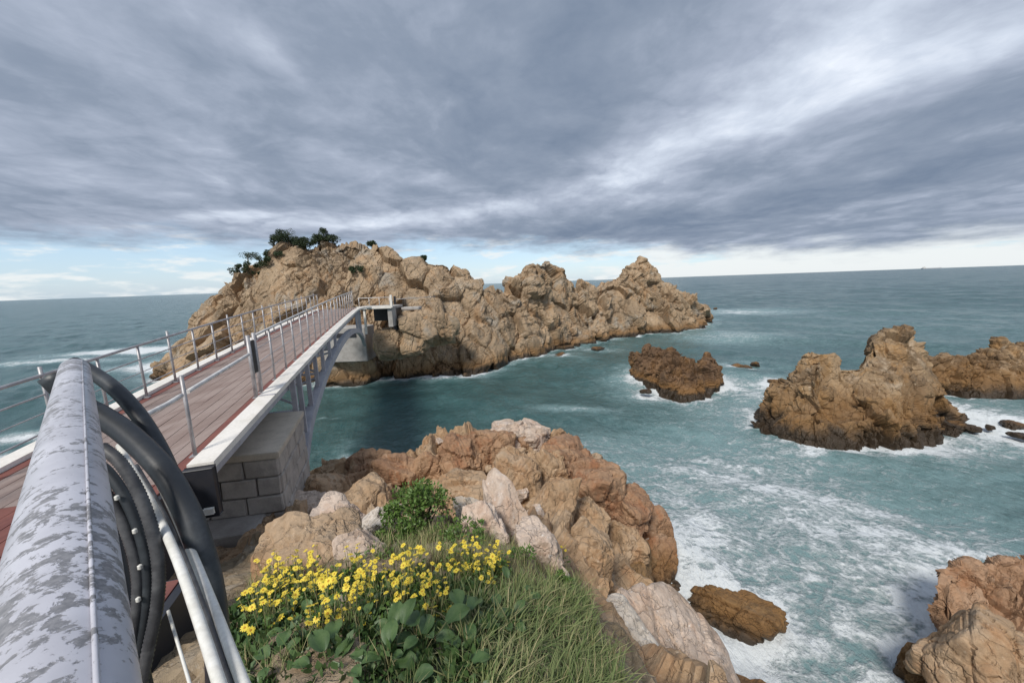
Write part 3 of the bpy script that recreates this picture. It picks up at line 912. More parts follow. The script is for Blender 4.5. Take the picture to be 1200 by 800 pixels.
b2 = t.noise(t.n('ShaderNodeMapping', Vector=pxy, Rotation=(0, 0, math.radians(-20)), Scale=(1, 0.4, 1)).outputs[0], 0.16, 6, 0.6)
b3 = t.noise(t.n('ShaderNodeMapping', Vector=pxy, Rotation=(0, 0, math.radians(-28)), Scale=(1, 0.55, 1)).outputs[0], 5.5, 6, 0.62)
hh = t.m('ADD', t.m('ADD', t.m('MULTIPLY', b1, 0.19), t.m('MULTIPLY', b3, 0.075)), t.m('ADD', t.m('MULTIPLY', b2, 0.35), t.m('MULTIPLY', white, 0.05)))
pr = finish(t, wc, t.m('ADD', 0.22, t.m('MULTIPLY', white, 0.55)), hh, 1.0, 1.0, spec=0.5)
pr.inputs['IOR'].default_value = 1.33
sea = link('sea', me, mt)
sea['kind'] = 'structure'
# ================================================================== FOOTBRIDGE
OB = np.array([-3.75, 4.3])
UB, NB = np.array([-0.292, 0.956]), np.array([-0.956, -0.292])
U3, N3 = (UB[0], UB[1], 0), (NB[0], NB[1], 0)


def zd(s):
    s = max(s, 0.0)
    return 5.10 + 0.055 * s - 0.0008 * s * s


def B(s, off, dz=0.0):
    p = OB + UB * s + NB * off
    return Vector((p[0], p[1], zd(s) + dz))


bridge = empty('footbridge', B(0, 1.2), 'arched steel footbridge with red brown plank deck and white girders leading to the island', 'bridge')
BO = bridge.location.copy()


def bpart(mb, name, mat, par=None):
    o = mb.build(name, mat, None, BO)
    o.parent = par or bridge
    return o


SEG = 24
ss_ = np.linspace(0, 21.2, SEG)
# near girder: wide white top flange, dark web below, curving into the landing
curve = [B(s, 0.13, 0.05) for s in np.linspace(0, 19.2, 20)] + [B(20.2, 0.07, 0.05), B(20.9, -0.12, 0.05), B(21.4, -0.5, 0.05), B(21.62, -1.0, 0.05), B(21.5, -1.9, 0.05)]
mb = MB()
Q = spline([list(c) for c in curve], 90)
for a in range(len(Q) - 1):
    pass
# the flange as a flat ribbon with thickness
rings = []
for i, p in enumerate(Q):
    d = Q[min(i + 1, len(Q) - 1)] - Q[max(i - 1, 0)]
    d[2] = 0
    d /= np.linalg.norm(d)
    sd = np.array([-d[1], d[0], 0])
    rings.append([mb.bm.verts.new(p + sd * a * 0.14 + np.array([0, 0, b])) for a, b in ((-1, -0.09), (1, -0.09), (1, 0.0), (-1, 0.0))])
for r0, r1 in zip(rings, rings[1:]):
    for k in range(4):
        mb.bm.faces.new((r0[k], r0[(k + 1) % 4], r1[(k + 1) % 4], r1[k]))
mb.bm.faces.new(rings[0][::-1])
mb.bm.faces.new(rings[-1])
bpart(mb, 'girder_flange', M['white_paint'])
mb = MB().bar([B(s, 0.17, -0.17) for s in ss_], 0.05, 0.24, N3)
bpart(mb, 'girder_web', M['grey_paint'])
mb = MB().bar([B(s, 2.55, -0.06) for s in ss_], 0.24, 0.24, N3)
bpart(mb, 'girder_flange', M['white_paint'])
# flange joint strip
mb = MB().box(B(2.55, 0.13, 0.058), (0.27, 0.05, 0.012), (N3, U3, (0, 0, 1)))
bpart(mb, 'joint_plate', M['grey_paint'])
# deck boards running along the bridge
LB = [-5.0, -0.3, 2.7, 5.8, 8.9, 12.0, 15.1, 18.2, 21.5]
edges = np.linspace(0.43, 2.27, 11)
for k in range(len(LB) - 1):
    a, b = LB[k] + 0.006, LB[k + 1] - 0.006
    sl_ = np.linspace(a, b, 4)
    offs = [(0.285, 0.425, True)] + [(edges[i] + 0.005, edges[i + 1] - 0.005, False) for i in range(10)] + [(2.275, 2.42, True)]
    for lo_, hi_, red in offs:
        mb = MB().bar([B(s, (lo_ + hi_) / 2, -0.02 + random.uniform(-0.003, 0.003)) for s in sl_], hi_ - lo_, 0.035, N3)
        bpart(mb, 'plank', M['plank_red'] if (red or k == 0) else M['plank'])
for i in range(6):
    bpart(MB().bar([B(s, -0.545 + 0.15 * i, -0.02) for s in (-5.0, -3.5, -2.1)], 0.14, 0.035, N3), 'plank', M['plank_red'])
# joists under the boards
for s in np.arange(-4.5, 21, 1.5):
    lo_ = 0.2 if s > -2.2 else -0.6
    c = B(s, (lo_ + 2.45) / 2, -0.10)
    bpart(MB().box(c, (2.45 - lo_, 0.08, 0.11), (N3, U3, (0, 0, 1))), 'joist', M['grey_paint'])
bpart(MB().box(B(-3.6, -0.66, -0.45), (0.06, 3.0, 0.9), (N3, U3, (0, 0, 1))), 'shade_plate', M['dark'])  # dark plates added to give the black shade below the deck edge
bpart(MB().box(B(-1.2, 0.24, -0.45), (0.06, 1.9, 0.86), (N3, U3, (0, 0, 1))), 'shade_plate', M['dark'])
bpart(MB().box(B(-2.09, -0.2, -0.45), (0.9, 0.05, 0.86), (N3, U3, (0, 0, 1))), 'shade_end_plate', M['dark'])  # closes the step with the same painted-in shade
bpart(MB().box(B(-0.06, 0.13, -0.30), (0.30, 0.10, 0.62), (N3, U3, (0, 0, 1)), 0.01), 'end_cap', M['dark'])
bpart(MB().box(B(-0.14, 0.06, -0.52), (0.09, 0.03, 0.07), (N3, U3, (0, 0, 1)), 0.008), 'cable_bracket', M['pvc'])
# arch ribs, posts between rib and deck, bracing
ribS = [3.3, 3.9, 4.3, 5.0, 6.0, 7.6, 9.0, 11, 13, 15, 17, 18.5, 20, 21.2, 22.2]
ribZ = [2.75, 3.32, 3.62, 3.92, 4.20, 4.56, 4.76, 4.95, 5.05, 5.02, 4.88, 4.68, 4.35, 3.9, 3.3]
for off in (0.05, 2.45):
    sm = np.linspace(3.3, 22.2, 40)
    pts = [Vector((*B(s, off)[:2], np.interp(s, ribS, ribZ))) for s in sm]
    pts = [Vector(q) for q in spline([list(p) for p in pts[::3]], 50)]
    bpart(MB().bar(pts, 0.20, 0.26, N3), 'arch_rib', M['grey_paint'])
    for s in (3.95, 4.5, 5.4, 6.4, 7.5, 8.8, 10.2, 18.4, 19.6, 20.6):
        z0 = np.interp(s, ribS, ribZ)
        p0, p1 = B(s, off), B(s, off, -0.08)
        h_ = p1.z - z0
        bpart(MB().box((p0.x, p0.y, z0 + h_ / 2), (0.10, 0.09, h_), (N3, U3, (0, 0, 1))), 'spandrel_post', M['grey_paint'])
for s0, s1 in ((3.95, 5.4), (5.4, 7.5), (7.5, 10.2)):
    for oa, ob in ((0.05, 2.45), (2.45, 0.05)):
        pa = Vector((*B(s0, oa)[:2], np.interp(s0, ribS, ribZ)))
        pb = Vector((*B(s1, ob)[:2], np.interp(s1, ribS, ribZ)))
        bpart(MB().tube([pa, pb], 0.035, 8), 'brace', M['grey_paint'])
    pa, pb = B(s0, 0.05, -0.2), Vector((*B(s1, 0.05)[:2], np.interp(s1, ribS, ribZ)))
    pa = Vector((*B(s0 + 0.25, 2.45)[:2], np.interp(s0, ribS, ribZ)))
    pb = B(s0 + 0.25, 0.05, -0.2)
    bpart(MB().tube([pa, pb], 0.03, 8), 'brace', M['grey_paint'])
    pa = Vector((*B(s1, 0.05)[:2], np.interp(s1, ribS, ribZ) + 0.05))
    pb = Vector((*B(s1, 2.45)[:2], np.interp(s1, ribS, ribZ) + 0.05))
    bpart(MB().tube([pa, pb], 0.04, 8), 'cross_tube', M['grey_paint'])


# railings
def post(s, off, h, par, mat='rail_steel', r=0.022):
    b = B(s, off)
    mbp = MB().tube([b + Vector((0, 0, 0.0)), b + Vector((0, 0, h))], r, 8)
    mbp.box(b + Vector((0, 0, 0.008)), (0.10, 0.10, 0.016), (N3, U3, (0, 0, 1)))
    return bpart(mbp, 'post', M[mat], par)


def rail(sA, sB, off, h, r=0.026, mat='rail_white', n=14):
    return bpart(MB().tube([B(s, off, h) for s in np.linspace(sA, sB, n)], r, 8), 'handrail', M[mat])


r1 = rail(-0.9, 0.28, 0.33, 0.84, 0.03)
r2 = rail(0.42, 2.55, 0.33, 0.84, 0.03)
post(0.35, 0.33, 1.08, r2)
r3 = rail(2.95, 20.6, 0.33, 1.12, 0.026, n=26)
for s in (2.62, 2.92):
    post(s, 0.33, 1.18, r3, r=0.034)
bpart(MB().box(B(2.77, 0.33, 0.75), (0.02, 0.22, 0.62), (N3, U3, (0, 0, 1))), 'joint_panel', M['dark'], r3)
for s in np.arange(3.8, 20.5, 0.9):
    post(s, 0.33, 1.12, r3)
for hh_ in (0.32, 0.86):
    bpart(MB().tube([B(s, 0.33, hh_) for s in np.linspace(2.95, 20.6, 26)], 0.007, 6), 'cable', M['rail_steel'], r3)
low = MB().tube([B(s, 0.33, 0.59) for s in np.linspace(2.95, 20.6, 26)], 0.008, 6)
bpart(low, 'cable', M['rail_steel'], r3)
r4 = rail(-5.0, 20.8, 2.38, 1.0, 0.024, 'rail_steel', 30)
for s in np.arange(-4.6, 20.8, 1.0):
    post(s, 2.38, 1.0 if int(s * 7) % 3 else 1.12, r4)
bpart(MB().tube([B(s, 2.38, 0.74) for s in np.linspace(-5, 20.8, 30)], 0.012, 6), 'cable', M['rail_steel'], r4)
bpart(MB().tube([B(s, 2.38, 0.25) for s in np.linspace(-5, 20.8, 30)], 0.012, 6), 'cable', M['rail_steel'], r4)
bpart(MB().tube([B(s, 2.38, 0.5) for s in np.linspace(-5, 20.8, 30)], 0.008, 6), 'cable', M['rail_steel'], r4)
# landing on the island
LX0, LX1, LY, LZ = -10.35, -8.05, 25.0, zd(21.5)
bpart(MB().box(((LX0 + LX1) / 2 - 0.2, LY + 1.35, LZ - 0.09), (LX1 - LX0 + 0.4, 2.6, 0.16)), 'landing_slab', M['concrete'])
bpart(MB().box(((LX0 + LX1) / 2, LY - 0.0, LZ - 0.03), (LX1 - LX0, 0.14, 0.17)), 'landing_edge', M['white_paint'])
bpart(MB().box((LX1 - 0.16, LY + 0.55, LZ - 0.78), (0.30, 0.9, 1.2)), 'landing_wall', M['concrete'])
bpart(MB().box((LX1 - 0.16, LY + 1.75, LZ - 0.95), (0.24, 1.4, 1.5)), 'landing_wall', M['dark'])  # dark colour stands in for shade inside the opening
bpart(MB().box(((LX0 + LX1) / 2, LY + 2.4, LZ - 0.66), (LX1 - LX0 - 0.46, 0.2, 0.98)), 'landing_wall', M['dark'])  # dark back added so the opening looks black, shade put into its colour
for x in (LX0 + 0.05, LX0 + 0.42):
    bpart(MB().box((x, LY + 0.12, LZ - 1.0), (0.13, 0.13, 1.66)), 'landing_column', M['white_paint'])
lr = bpart(MB().tube([(LX0 + 0.1, LY + 0.02, LZ + 0.62), (LX1, LY + 0.02, LZ + 0.62)], 0.022, 8), 'handrail', M['rail_white'])
for x in np.linspace(LX0 + 0.15, LX1 - 0.1, 4):
    bpart(MB().tube([(x, LY + 0.02, LZ + 0.05), (x, LY + 0.02, LZ + 0.64)], 0.02, 8), 'post', M['rail_white'], lr)
bpart(MB().box((LX1 + 0.02, LY + 0.02, LZ + 0.35), (0.13, 0.13, 0.85)), 'end_post', M['white_paint'])
bpart(MB().box((LX1 + 0.20, LY + 0.25, LZ + 0.40), (0.13, 0.10, 0.55)), 'post', M['dark'], lr)
bpart(MB().tube([(LX1 + 0.1, LY + 0.4, LZ + 0.45), (LX1 + 2.6, LY + 2.2, LZ + 0.5)], 0.02, 8), 'handrail', M['rail_steel'])

ab = MB().box((-12.05, 27.2, 3.2), (3.1, 1.8, 2.5), None, 0.04)
ab = ab.build('bridge_abutment', M['concrete'])
tag(ab, 'grey concrete block carrying the far end of the bridge on the island', 'abutment')
bp = MB().box((-11.9, 26.28, 3.9), (1.5, 0.06, 0.30)).build('recess_shade', M['dark'], ab)  # flat dark plate painting in the shade of a recess
mb = MB().box((-7.3, 27.3, LZ - 0.30), (1.3, 0.9, 0.22), None, 0.04)
tag(mb.build('concrete_ledge', M['concrete']), 'grey concrete path ledge leading right from the bridge landing', 'ledge')

# ---- stone pier
E1 = np.array([0.985, 0.17])          # along the near face
E2 = np.array([-0.33, 0.944])         # along the right face
PC = np.array([-3.87, 5.65])          # near right corner
PT, PB = 4.53, 1.9
pier = empty('stone_pier', (-4.8, 6.4, PB), 'squared grey stone pier with a pale concrete cap under the near end of the bridge', 'pier')
PO = pier.location.copy()


def ppart(mb, name, mat):
    o = mb.build(name, mat, None, PO)
    o.parent = pier
    return o


WN, WR = 2.7, 2.1


def prism(poly, z0, z1, inset=0.0):
    m_ = MB()
    c = np.mean(poly, axis=0)
    q = [c + (p - c) * (1 - inset) for p in poly]
    lo_ = [m_.bm.verts.new((p[0], p[1], z0)) for p in q]
    hi_ = [m_.bm.verts.new((p[0], p[1], z1)) for p in q]
    k = len(q)
    for i in range(k):
        m_.bm.faces.new((lo_[i], lo_[(i + 1) % k], hi_[(i + 1) % k], hi_[i]))
    m_.bm.faces.new(hi_)
    m_.bm.faces.new(lo_[::-1])
    return m_


quad = [PC, PC + E2 * WR, PC + E2 * WR - E1 * WN, PC - E1 * WN]
ppart(prism(quad, PB, PT, 0.035), 'core', M['mortar'])
cq = [PC + E1 * 0.03 - E2 * 0.03, PC + E2 * (WR + 0.03) + E1 * 0.03, PC + E2 * (WR + 0.03) - E1 * (WN + 0.03), PC - E1 * (WN + 0.03) - E2 * 0.03]
m_ = prism(cq, PT, PT + 0.11)
bmesh.ops.bevel(m_.bm, geom=list(m_.bm.edges), offset=0.012, segments=2, affect='EDGES')
ppart(m_, 'cap', M['cap'])
rs = random.Random(4)
CH = 0.315
for c in range(8):
    z1 = PT - 0.012 - c * CH
    z0 = z1 - CH + 0.022
    if z1 < PB + 0.1:
        break
    for (a0, L, ex, fx) in ((PC, WN, -E1, -E2), (PC + E2 * 0.0, WR, E2, E1)):
        x = 0.0 if fx is not E1 else 0.0
        first = True
        while x < L - 0.05:
            ln = rs.uniform(0.48, 0.66)
            if first and c % 2:
                ln *= 0.55
            first = False
            x1 = min(x + ln, L)
            if L - x1 < 0.15:
                x1 = L
            d0 = 0.012 + rs.uniform(-0.006, 0.010)
            s0_, s1_ = x + 0.010, x1 - 0.010
            if fx is E1 or (fx == E1).all():
                s0_ = x + (0.010 if x > 0 else 0.05)
            pl = [a0 + ex * s0_ + fx * d0, a0 + ex * s1_ + fx * d0, a0 + ex * s1_ - fx * 0.13, a0 + ex * s0_ - fx * 0.13]
            m_ = prism(pl, z0, z1)
            bmesh.ops.recalc_face_normals(m_.bm, faces=m_.bm.faces)
            bmesh.ops.bevel(m_.bm, geom=list(m_.bm.edges), offset=0.018, segments=1, affect='EDGES')
            for vv in m_.bm.verts:
                vv.co += Vector((rs.uniform(-1, 1), rs.uniform(-1, 1), rs.uniform(-1, 1))) * 0.005
            ppart(m_, 'stone', M['stone'])
            x = x1
p = atz(268, 640, 3.1)
tag(MB().box((p[0] - 0.1, p[1] + 0.1, 3.12), (1.4, 1.2, 0.95), ((0.97, 0.22, 0), (-0.22, 0.97, 0), (0, 0, 1)), 0.03).build('concrete_footing', M['concrete']), 'rough grey concrete footing in front of the stone pier', 'footing')

# ---- handrail in the foreground, hoses and conduits hung on it
pe, pb_ = Vector(atw(86, 424, 1.1)), Vector(atw(75, 800, 0.22))
pe.z = pb_.z = (pe.z + pb_.z) / 2
dr = (pe - pb_).normalized()
hr = empty('handrail', pe - dr * 0.5, 'thick pale handrail pipe with flaking paint running from the lower left corner', 'handrail')
HO = hr.location.copy()


def hpart(mb, name, mat):
    o = mb.build(name, mat, None, HO)
    o.parent = hr
    return o


pr_ = 0.0312
mb = MB().tube([pb_ - dr * 0.9] + [pb_ + dr * x for x in np.linspace(-0.3, (pe - pb_).length - 0.02, 40)] + [pe], [pr_] * 41 + [pr_ * 0.8], 40)
hpart(mb, 'pipe', M['pipe'])
sidev = dr.cross(Vector((0, 0, 1))).normalized()
mb = MB().tube([pb_ - dr * 0.9 + sidev * 0.018 + Vector((0, 0, pr_ * 0.87)), pe - dr * 0.03 + sidev * 0.018 + Vector((0, 0, pr_ * 0.87))], 0.0013, 6)
hpart(mb, 'weld_seam', M['pipe'])
for x in (0.02, 1.25):
    q = pe - dr * x - Vector((0, 0, pr_ * 0.6))
    if x < 0.1:
        q = pe - dr * 0.09 - Vector((0, 0, pr_ * 0.6))
    zb = 5.05
    hpart(MB().tube([q, Vector((q.x, q.y, zb))], 0.02, 12), 'post', M['dark'])


def hose(name, pts, r, mat, label, cat, n=40, k=12, corr=0.0):
    W = [atw(*q) for q in pts]
    S = spline(W, n)
    rr_ = [r * (1 + (corr if i % 2 else -corr)) for i in range(n)]
    o0 = Vector(S[0])
    mb_ = MB().tube([Vector(q) for q in S], rr_, k)
    o = mb_.build(name, M[mat], None, o0)
    o.location = o0
    return tag(o, label, cat)


hose('black_hose', [(60, 440, 1.05), (95, 474, 1.08), (118, 487, 1.08), (150, 509, 1.05), (190, 549, 1.0), (217, 594, 0.97), (236, 645, 0.95), (249, 700, 0.95), (255, 760, 0.97), (258, 850, 1.0)], 0.029, 'hose', 'thick dark grey hose curving over from the handrail down to the plants', 'hose', 60)
hose('black_hose', [(85, 425, 1.22), (104, 434, 1.22), (128, 450, 1.2), (152, 473, 1.17), (174, 503, 1.14), (196, 545, 1.1), (215, 600, 1.08), (232, 670, 1.08)], 0.021, 'hose', 'thinner black hose lying along the top of the thick one', 'hose', 50)
cl = [(118, 523, 0.88), (140, 541, 0.88), (162, 576, 0.88), (178, 620, 0.88), (186, 665, 0.88), (184, 710, 0.88), (174, 760, 0.88), (160, 830, 0.88)]
for j, (ddx, ddy, dw, rad, mk, lab) in enumerate([(0, 0, 0, 0.0125, 'cable', 'outermost of the three bent dark cables beside the handrail'), (-13, 14, 0.01, 0.0115, 'hose', 'middle one of the three bent dark cables beside the handrail'), (-25, 28, 0.0, 0.011, 'cable', 'innermost bent dark cable nearest the flaking handrail')]):
    hose('bent_cable', [(a + ddx * (1 - 0.4 * max(0, (b - 700) / 130)), b + ddy * max(0, 1 - (b - 523) / 250), c_ + dw) for a, b, c_ in cl], rad, mk, lab, 'cable', 150, 10, 0.07 if j != 1 else 0.0)
for j, (px, py) in enumerate([(158, 622), (164, 664), (162, 702), (137, 583)]):
    c_ = atw(px, py, 0.87)
    m_ = MB().box(c_, (0.008, 0.008, 0.011), None, 0.0015)
    m_ = m_.build('cable_clip', M['pvc'], None, Vector(c_))
    m_.location = Vector(c_)
    tag(m_, 'small pale clip on the innermost bent cable', 'clip', 'pale clips on the bent cable')
hose('white_conduit', [(140, 522, 1.2), (152, 545, 1.13), (178, 590, 1.0), (205, 648, 0.85), (232, 723, 0.72), (257, 800, 0.62), (275, 860, 0.56)], 0.0095, 'pvc', 'left one of two parallel white conduits running to the bottom edge', 'conduit', 30, 14)
hose('white_conduit', [(165, 530, 1.25), (190, 572, 1.13), (218, 632, 0.96), (248, 705, 0.80), (283, 795, 0.65), (305, 850, 0.58)], 0.0095, 'pvc', 'right one of two parallel white conduits beside the yellow flowers', 'conduit', 30, 14)
hose('grey_conduit', [(160, 545, 1.2), (186, 590, 1.06), (214, 648, 0.90), (243, 723, 0.76), (271, 800, 0.65), (290, 860, 0.58)], 0.0055, 'cable', 'thin dark cable lying between the two white conduits', 'cable', 30, 10)
hose('white_wire', [(197, 715, 0.95), (205, 742, 0.92), (215, 775, 0.88), (228, 820, 0.82)], 0.0035, 'pvc', 'thin white wire left of the white conduits at the bottom', 'wire', 20, 8)
p = atz(236, 790, 4.75)
tag(MB().box((p[0], p[1], 4.5), (0.34, 0.42, 0.5), ((dr.x, dr.y, 0), (-dr.y, dr.x, 0), (0, 0, 1)), 0.015).build('concrete_block', M['lightcon']), 'pale concrete block behind the white wire at the bottom', 'block')

# ================================================================== PLANTS


def project(P):
    v_ = np.asarray(P) - E0
    wv = v_ @ _f
    return 600 + F * (v_ @ RT) / wv, 400 - F * (v_ @ UP) / wv


def inpoly(x, y, poly):
    c = np.zeros(len(x), bool)
    n = len(poly)
    for i in range(n):
        x0, y0 = poly[i]
        x1, y1 = poly[(i + 1) % n]
        cond = ((y0 > y) != (y1 > y)) & (x < (x1 - x0) * (y - y0) / (y1 - y0 + 1e-9) + x0)
        c ^= cond
    return c


def sample(poly, n, seed):
    """points on the headland inside a surveyed outline"""
    r_ = np.random.default_rng(seed)
    out = []
    while sum(map(len, out)) < n:
        xy = np.column_stack([r_.uniform(-4.5, 3.2, 6000), r_.uniform(0.2, 8, 6000)])
        z = ground(xy)
        P = np.column_stack([xy, z])
        x, y = project(P)
        ok = inpoly(x, y, poly) & (((P - E0) @ _f) > 0.3)
        out.append(P[ok])
    return np.vstack(out)[:n]


def grass(tufts, per, hmin, hmax, wid, spread, dryp, seed, name, label):
    r_ = np.random.default_rng(seed)
    V, Fq, dry = [], [], []
    base = 0
    for q in tufts:
        scale = r_.uniform(0.7, 1.25)
        tone = r_.uniform(0, 0.24)
        for _ in range(per):
            a = r_.uniform(0, 2 * math.pi)
            lean = r_.uniform(0.15, 1.0) * spread
            h = r_.uniform(hmin, hmax) * scale
            o_ = q + np.array([r_.normal(0, 0.03), r_.normal(0, 0.03), -0.02])
            dvec = np.array([math.cos(a), math.sin(a), 0])
            sd = np.array([-math.sin(a), math.cos(a), 0])
            w_ = wid * r_.uniform(0.6, 1.3)
            for t_, ww in ((0, 0.7), (0.35, 1.0), (0.7, 0.7), (1.0, 0.08)):
                c_ = o_ + dvec * lean * h * t_ ** 1.7 + np.array([0, 0, h * (t_ - 0.42 * lean * t_ ** 2.2)])
                V += [c_ - sd * w_ * ww, c_ + sd * w_ * ww]
            dr_ = r_.uniform(0.7, 1.0) if r_.random() < dryp else tone + r_.uniform(0, 0.22)
            dry += [dr_] * 8
            for s_ in range(3):
                b_ = base + 2 * s_
                Fq.append((b_, b_ + 1, b_ + 3, b_ + 2))
            base += 8
    me_ = mesh_np(name, np.array(V), np.array(Fq))
    at2 = me_.attributes.new('dry', 'FLOAT', 'POINT')
    at2.data.foreach_set('value', np.array(dry, np.float32))
    return tag(link(name, me_, M['grass']), label, None, None, 'stuff')


GR1 = [(560, 700), (640, 690), (680, 700), (712, 765), (730, 830), (560, 880), (520, 800)]
GR2 = [(290, 690), (400, 660), (480, 640), (560, 630), (640, 680), (640, 760), (520, 860), (300, 860), (280, 740)]
GR3 = [(420, 640), (470, 620), (590, 630), (650, 665), (690, 690), (560, 680), (440, 670)]
grass(sample(GR1, 230, 1), 38, 0.10, 0.23, 0.0038, 1.2, 0.16, 11, 'grass', 'spiky green grass on the slope')
grass(sample(GR2, 300, 2), 20, 0.08, 0.24, 0.0022, 0.6, 0.45, 12, 'dry_grass', 'sparse dry grass and stalks among the flowers')
grass(sample(GR3, 200, 3), 22, 0.10, 0.24, 0.0028, 0.6, 0.40, 13, 'dry_grass', 'dry grass at the foot of the boulders')


def leaf_cloud(clumps, per, size, seed, ell=0.42, up=0.3):
    """many small leaf faces in clumps: (centre, radius)"""
    r_ = np.random.default_rng(seed)
    V, Fq = [], []
    b_ = 0
    for c_, rad in clumps:
        c_ = np.asarray(c_)
        for _ in range(per):
            d_ = r_.normal(0, 1, 3)
            d_ /= np.linalg.norm(d_)
            pos_ = c_ + d_ * rad * r_.uniform(0.55, 1.05) * np.array([1, 1, 0.8])
            ax = d_ + r_.normal(0, 0.5, 3) + np.array([0, 0, up])
            ax /= np.linalg.norm(ax)
            sd = np.cross(ax, r_.normal(0, 1, 3))
            sd /= np.linalg.norm(sd)
            L_ = size * r_.uniform(0.7, 1.3)
            V += [pos_ - ax * L_ * 0.5, pos_ + sd * L_ * ell * 0.5, pos_ + ax * L_ * 0.5, pos_ - sd * L_ * ell * 0.5]
            Fq.append((b_, b_ + 1, b_ + 2, b_ + 3))
            b_ += 4
    return np.array(V), np.array(Fq)


def shrub(px, py, wid, hei, nclump, per, size, seed, label, mat='leaf_dark', name='green_shrub'):
    p = hit(px, py)
    r_ = np.random.default_rng(seed)
    e_ = empty(name, p, label, 'shrub')
    cl_ = []
    st_ = MB()
    for _ in range(nclump):
        a, rr_ = r_.uniform(0, 6.28), wid * 0.5 * math.sqrt(r_.uniform(0, 1))
        h = hei * r_.uniform(0.35, 1.0) * (1 - 0.5 * (rr_ / (wid * 0.5)) ** 2)
        c_ = np.array([rr_ * math.cos(a), rr_ * math.sin(a), h])
        cl_.append((c_, r_.uniform(0.10, 0.19) * wid))
        st_.tube([(0.15 * c_[0], 0.15 * c_[1], -0.08), (0.6 * c_[0], 0.6 * c_[1], 0.55 * h), tuple(c_)], [0.012, 0.009, 0.004], 6)
    V, Fq = leaf_cloud(cl_, per, size, seed)
    link('foliage', mesh_np('foliage', V, Fq, False), M[mat], e_)
    st_.build('branches', M['bark'], e_)
    return e_


shrub(492, 622, 0.95, 0.55, 34, 90, 0.055, 21, 'bright green leafy bush in front of the tan boulders')
shrub(540, 640, 0.55, 0.22, 14, 60, 0.045, 22, 'low green shrub between the bush and the pointed pinkish boulder')
shrub(652, 692, 0.30, 0.16, 10, 60, 0.040, 23, 'small dark green plant at the foot of the pinkish boulder')
shrub(440, 668, 0.5, 0.14, 12, 40, 0.035, 24, 'low dull green shrub below the whitish upright boulder')
shrub(610, 668, 0.4, 0.2, 10, 50, 0.035, 25, 'small green shrub right of the yellow flowers')

# low leafy ground cover between the plants
GC = sample([(270, 720), (330, 690), (470, 680), (560, 700), (600, 730), (560, 880), (260, 880), (262, 760)], 420, 71)
rg = np.random.default_rng(72)
V, Fq = leaf_cloud([(q_ + np.array([0, 0, rg.uniform(0.0, 0.09)]), rg.uniform(0.05, 0.10)) for q_ in GC], 26, 0.055, 73, 0.6, 0.6)
tag(link('ground_cover', mesh_np('ground_cover', V, Fq, False), M['leaf']), 'low dark green leafy ground cover under the flowers', None, None, 'stuff')

# broad leaved plants
def leaf_mesh(L_, W_, seed):
    r_ = np.random.default_rng(seed)
    n = 7
    V = []
    for i in range(n):
        t_ = i / (n - 1)
        w_ = W_ * (math.sin(math.pi * min(0.06 + t_ * 0.94, 1)) ** 0.7) * (1 - 0.25 * t_)
        zc_ = 0.22 * L_ * math.sin(t_ * 2.2) - 0.10 * L_ * t_ * t_
        for k, sgn in enumerate((-1, -0.5, 0, 0.5, 1)):
            V.append((sgn * w_ / 2, t_ * L_, zc_ - (0.0 if sgn else 0.012) + 0.10 * abs(sgn) * w_ + r_.normal(0, 0.0025)))
    Fq = []
    for i in range(n - 1):
        for k in range(4):
            a = i * 5 + k
            Fq.append((a, a + 1, a + 6, a + 5))
    return mesh_np('leaf', np.array(V), np.array(Fq))


LM = [leaf_mesh(0.12, 0.105, 1), leaf_mesh(0.09, 0.075, 2), leaf_mesh(0.14, 0.10, 3)]
for m_ in LM:
    m_.materials.append(M['leaf'])
r_ = np.random.default_rng(31)
LP = [(548, 752, 1.05, 'broad leaved green plant with the biggest leaf in front of the flowers'), (500, 770, 0.95, 'broad leaved plant left of the biggest leaf'), (590, 745, 0.8, 'broad leaved plant at the left edge of the spiky grass'), (455, 790, 0.9, 'broad leaved plant by the bottom edge under the flower patch'),
      (390, 800, 0.9, 'dark broad leaved plant at the bottom below the left flowers'), (330, 790, 0.8, 'broad leaved plant beside the white conduits at the bottom'), (545, 810, 0.9, 'broad leaved plant on the bottom edge beside the spiky grass'), (430, 745, 0.7, 'half hidden broad leaved plant inside the flower patch'), (610, 715, 0.7, 'small broad leaved plant under the right flowers'), (360, 745, 0.7, 'small broad leaved plant under the left flowers')]
for px, py, k_, lab in LP:
    p = hit(px, min(py, 812))
    e_ = empty('broadleaf_plant', p, lab, 'plant')
    for j in range(9):
        o = link('leaf', LM[j % 3], None, e_)
        a = j * 2.4 + r_.uniform(-0.4, 0.4)
        h = (0.06 + 0.13 * r_.random()) * k_
        rad = 0.03 + 0.02 * j * r_.random()
        o.location = (math.cos(a + 1.57) * rad, math.sin(a + 1.57) * rad, h)
        o.rotation_euler = (r_.uniform(-0.5, 0.35), r_.uniform(-0.2, 0.2), a)
        k2 = k_ * r_.uniform(0.65, 1.2)
        o.scale = (k2, k2, k2)
        o2 = MB().tube([(0, 0, -0.05), (o.location.x * 0.6, o.location.y * 0.6, h * 0.7), tuple(o.location)], 0.003, 5).build('stalk', M['stem'], e_)

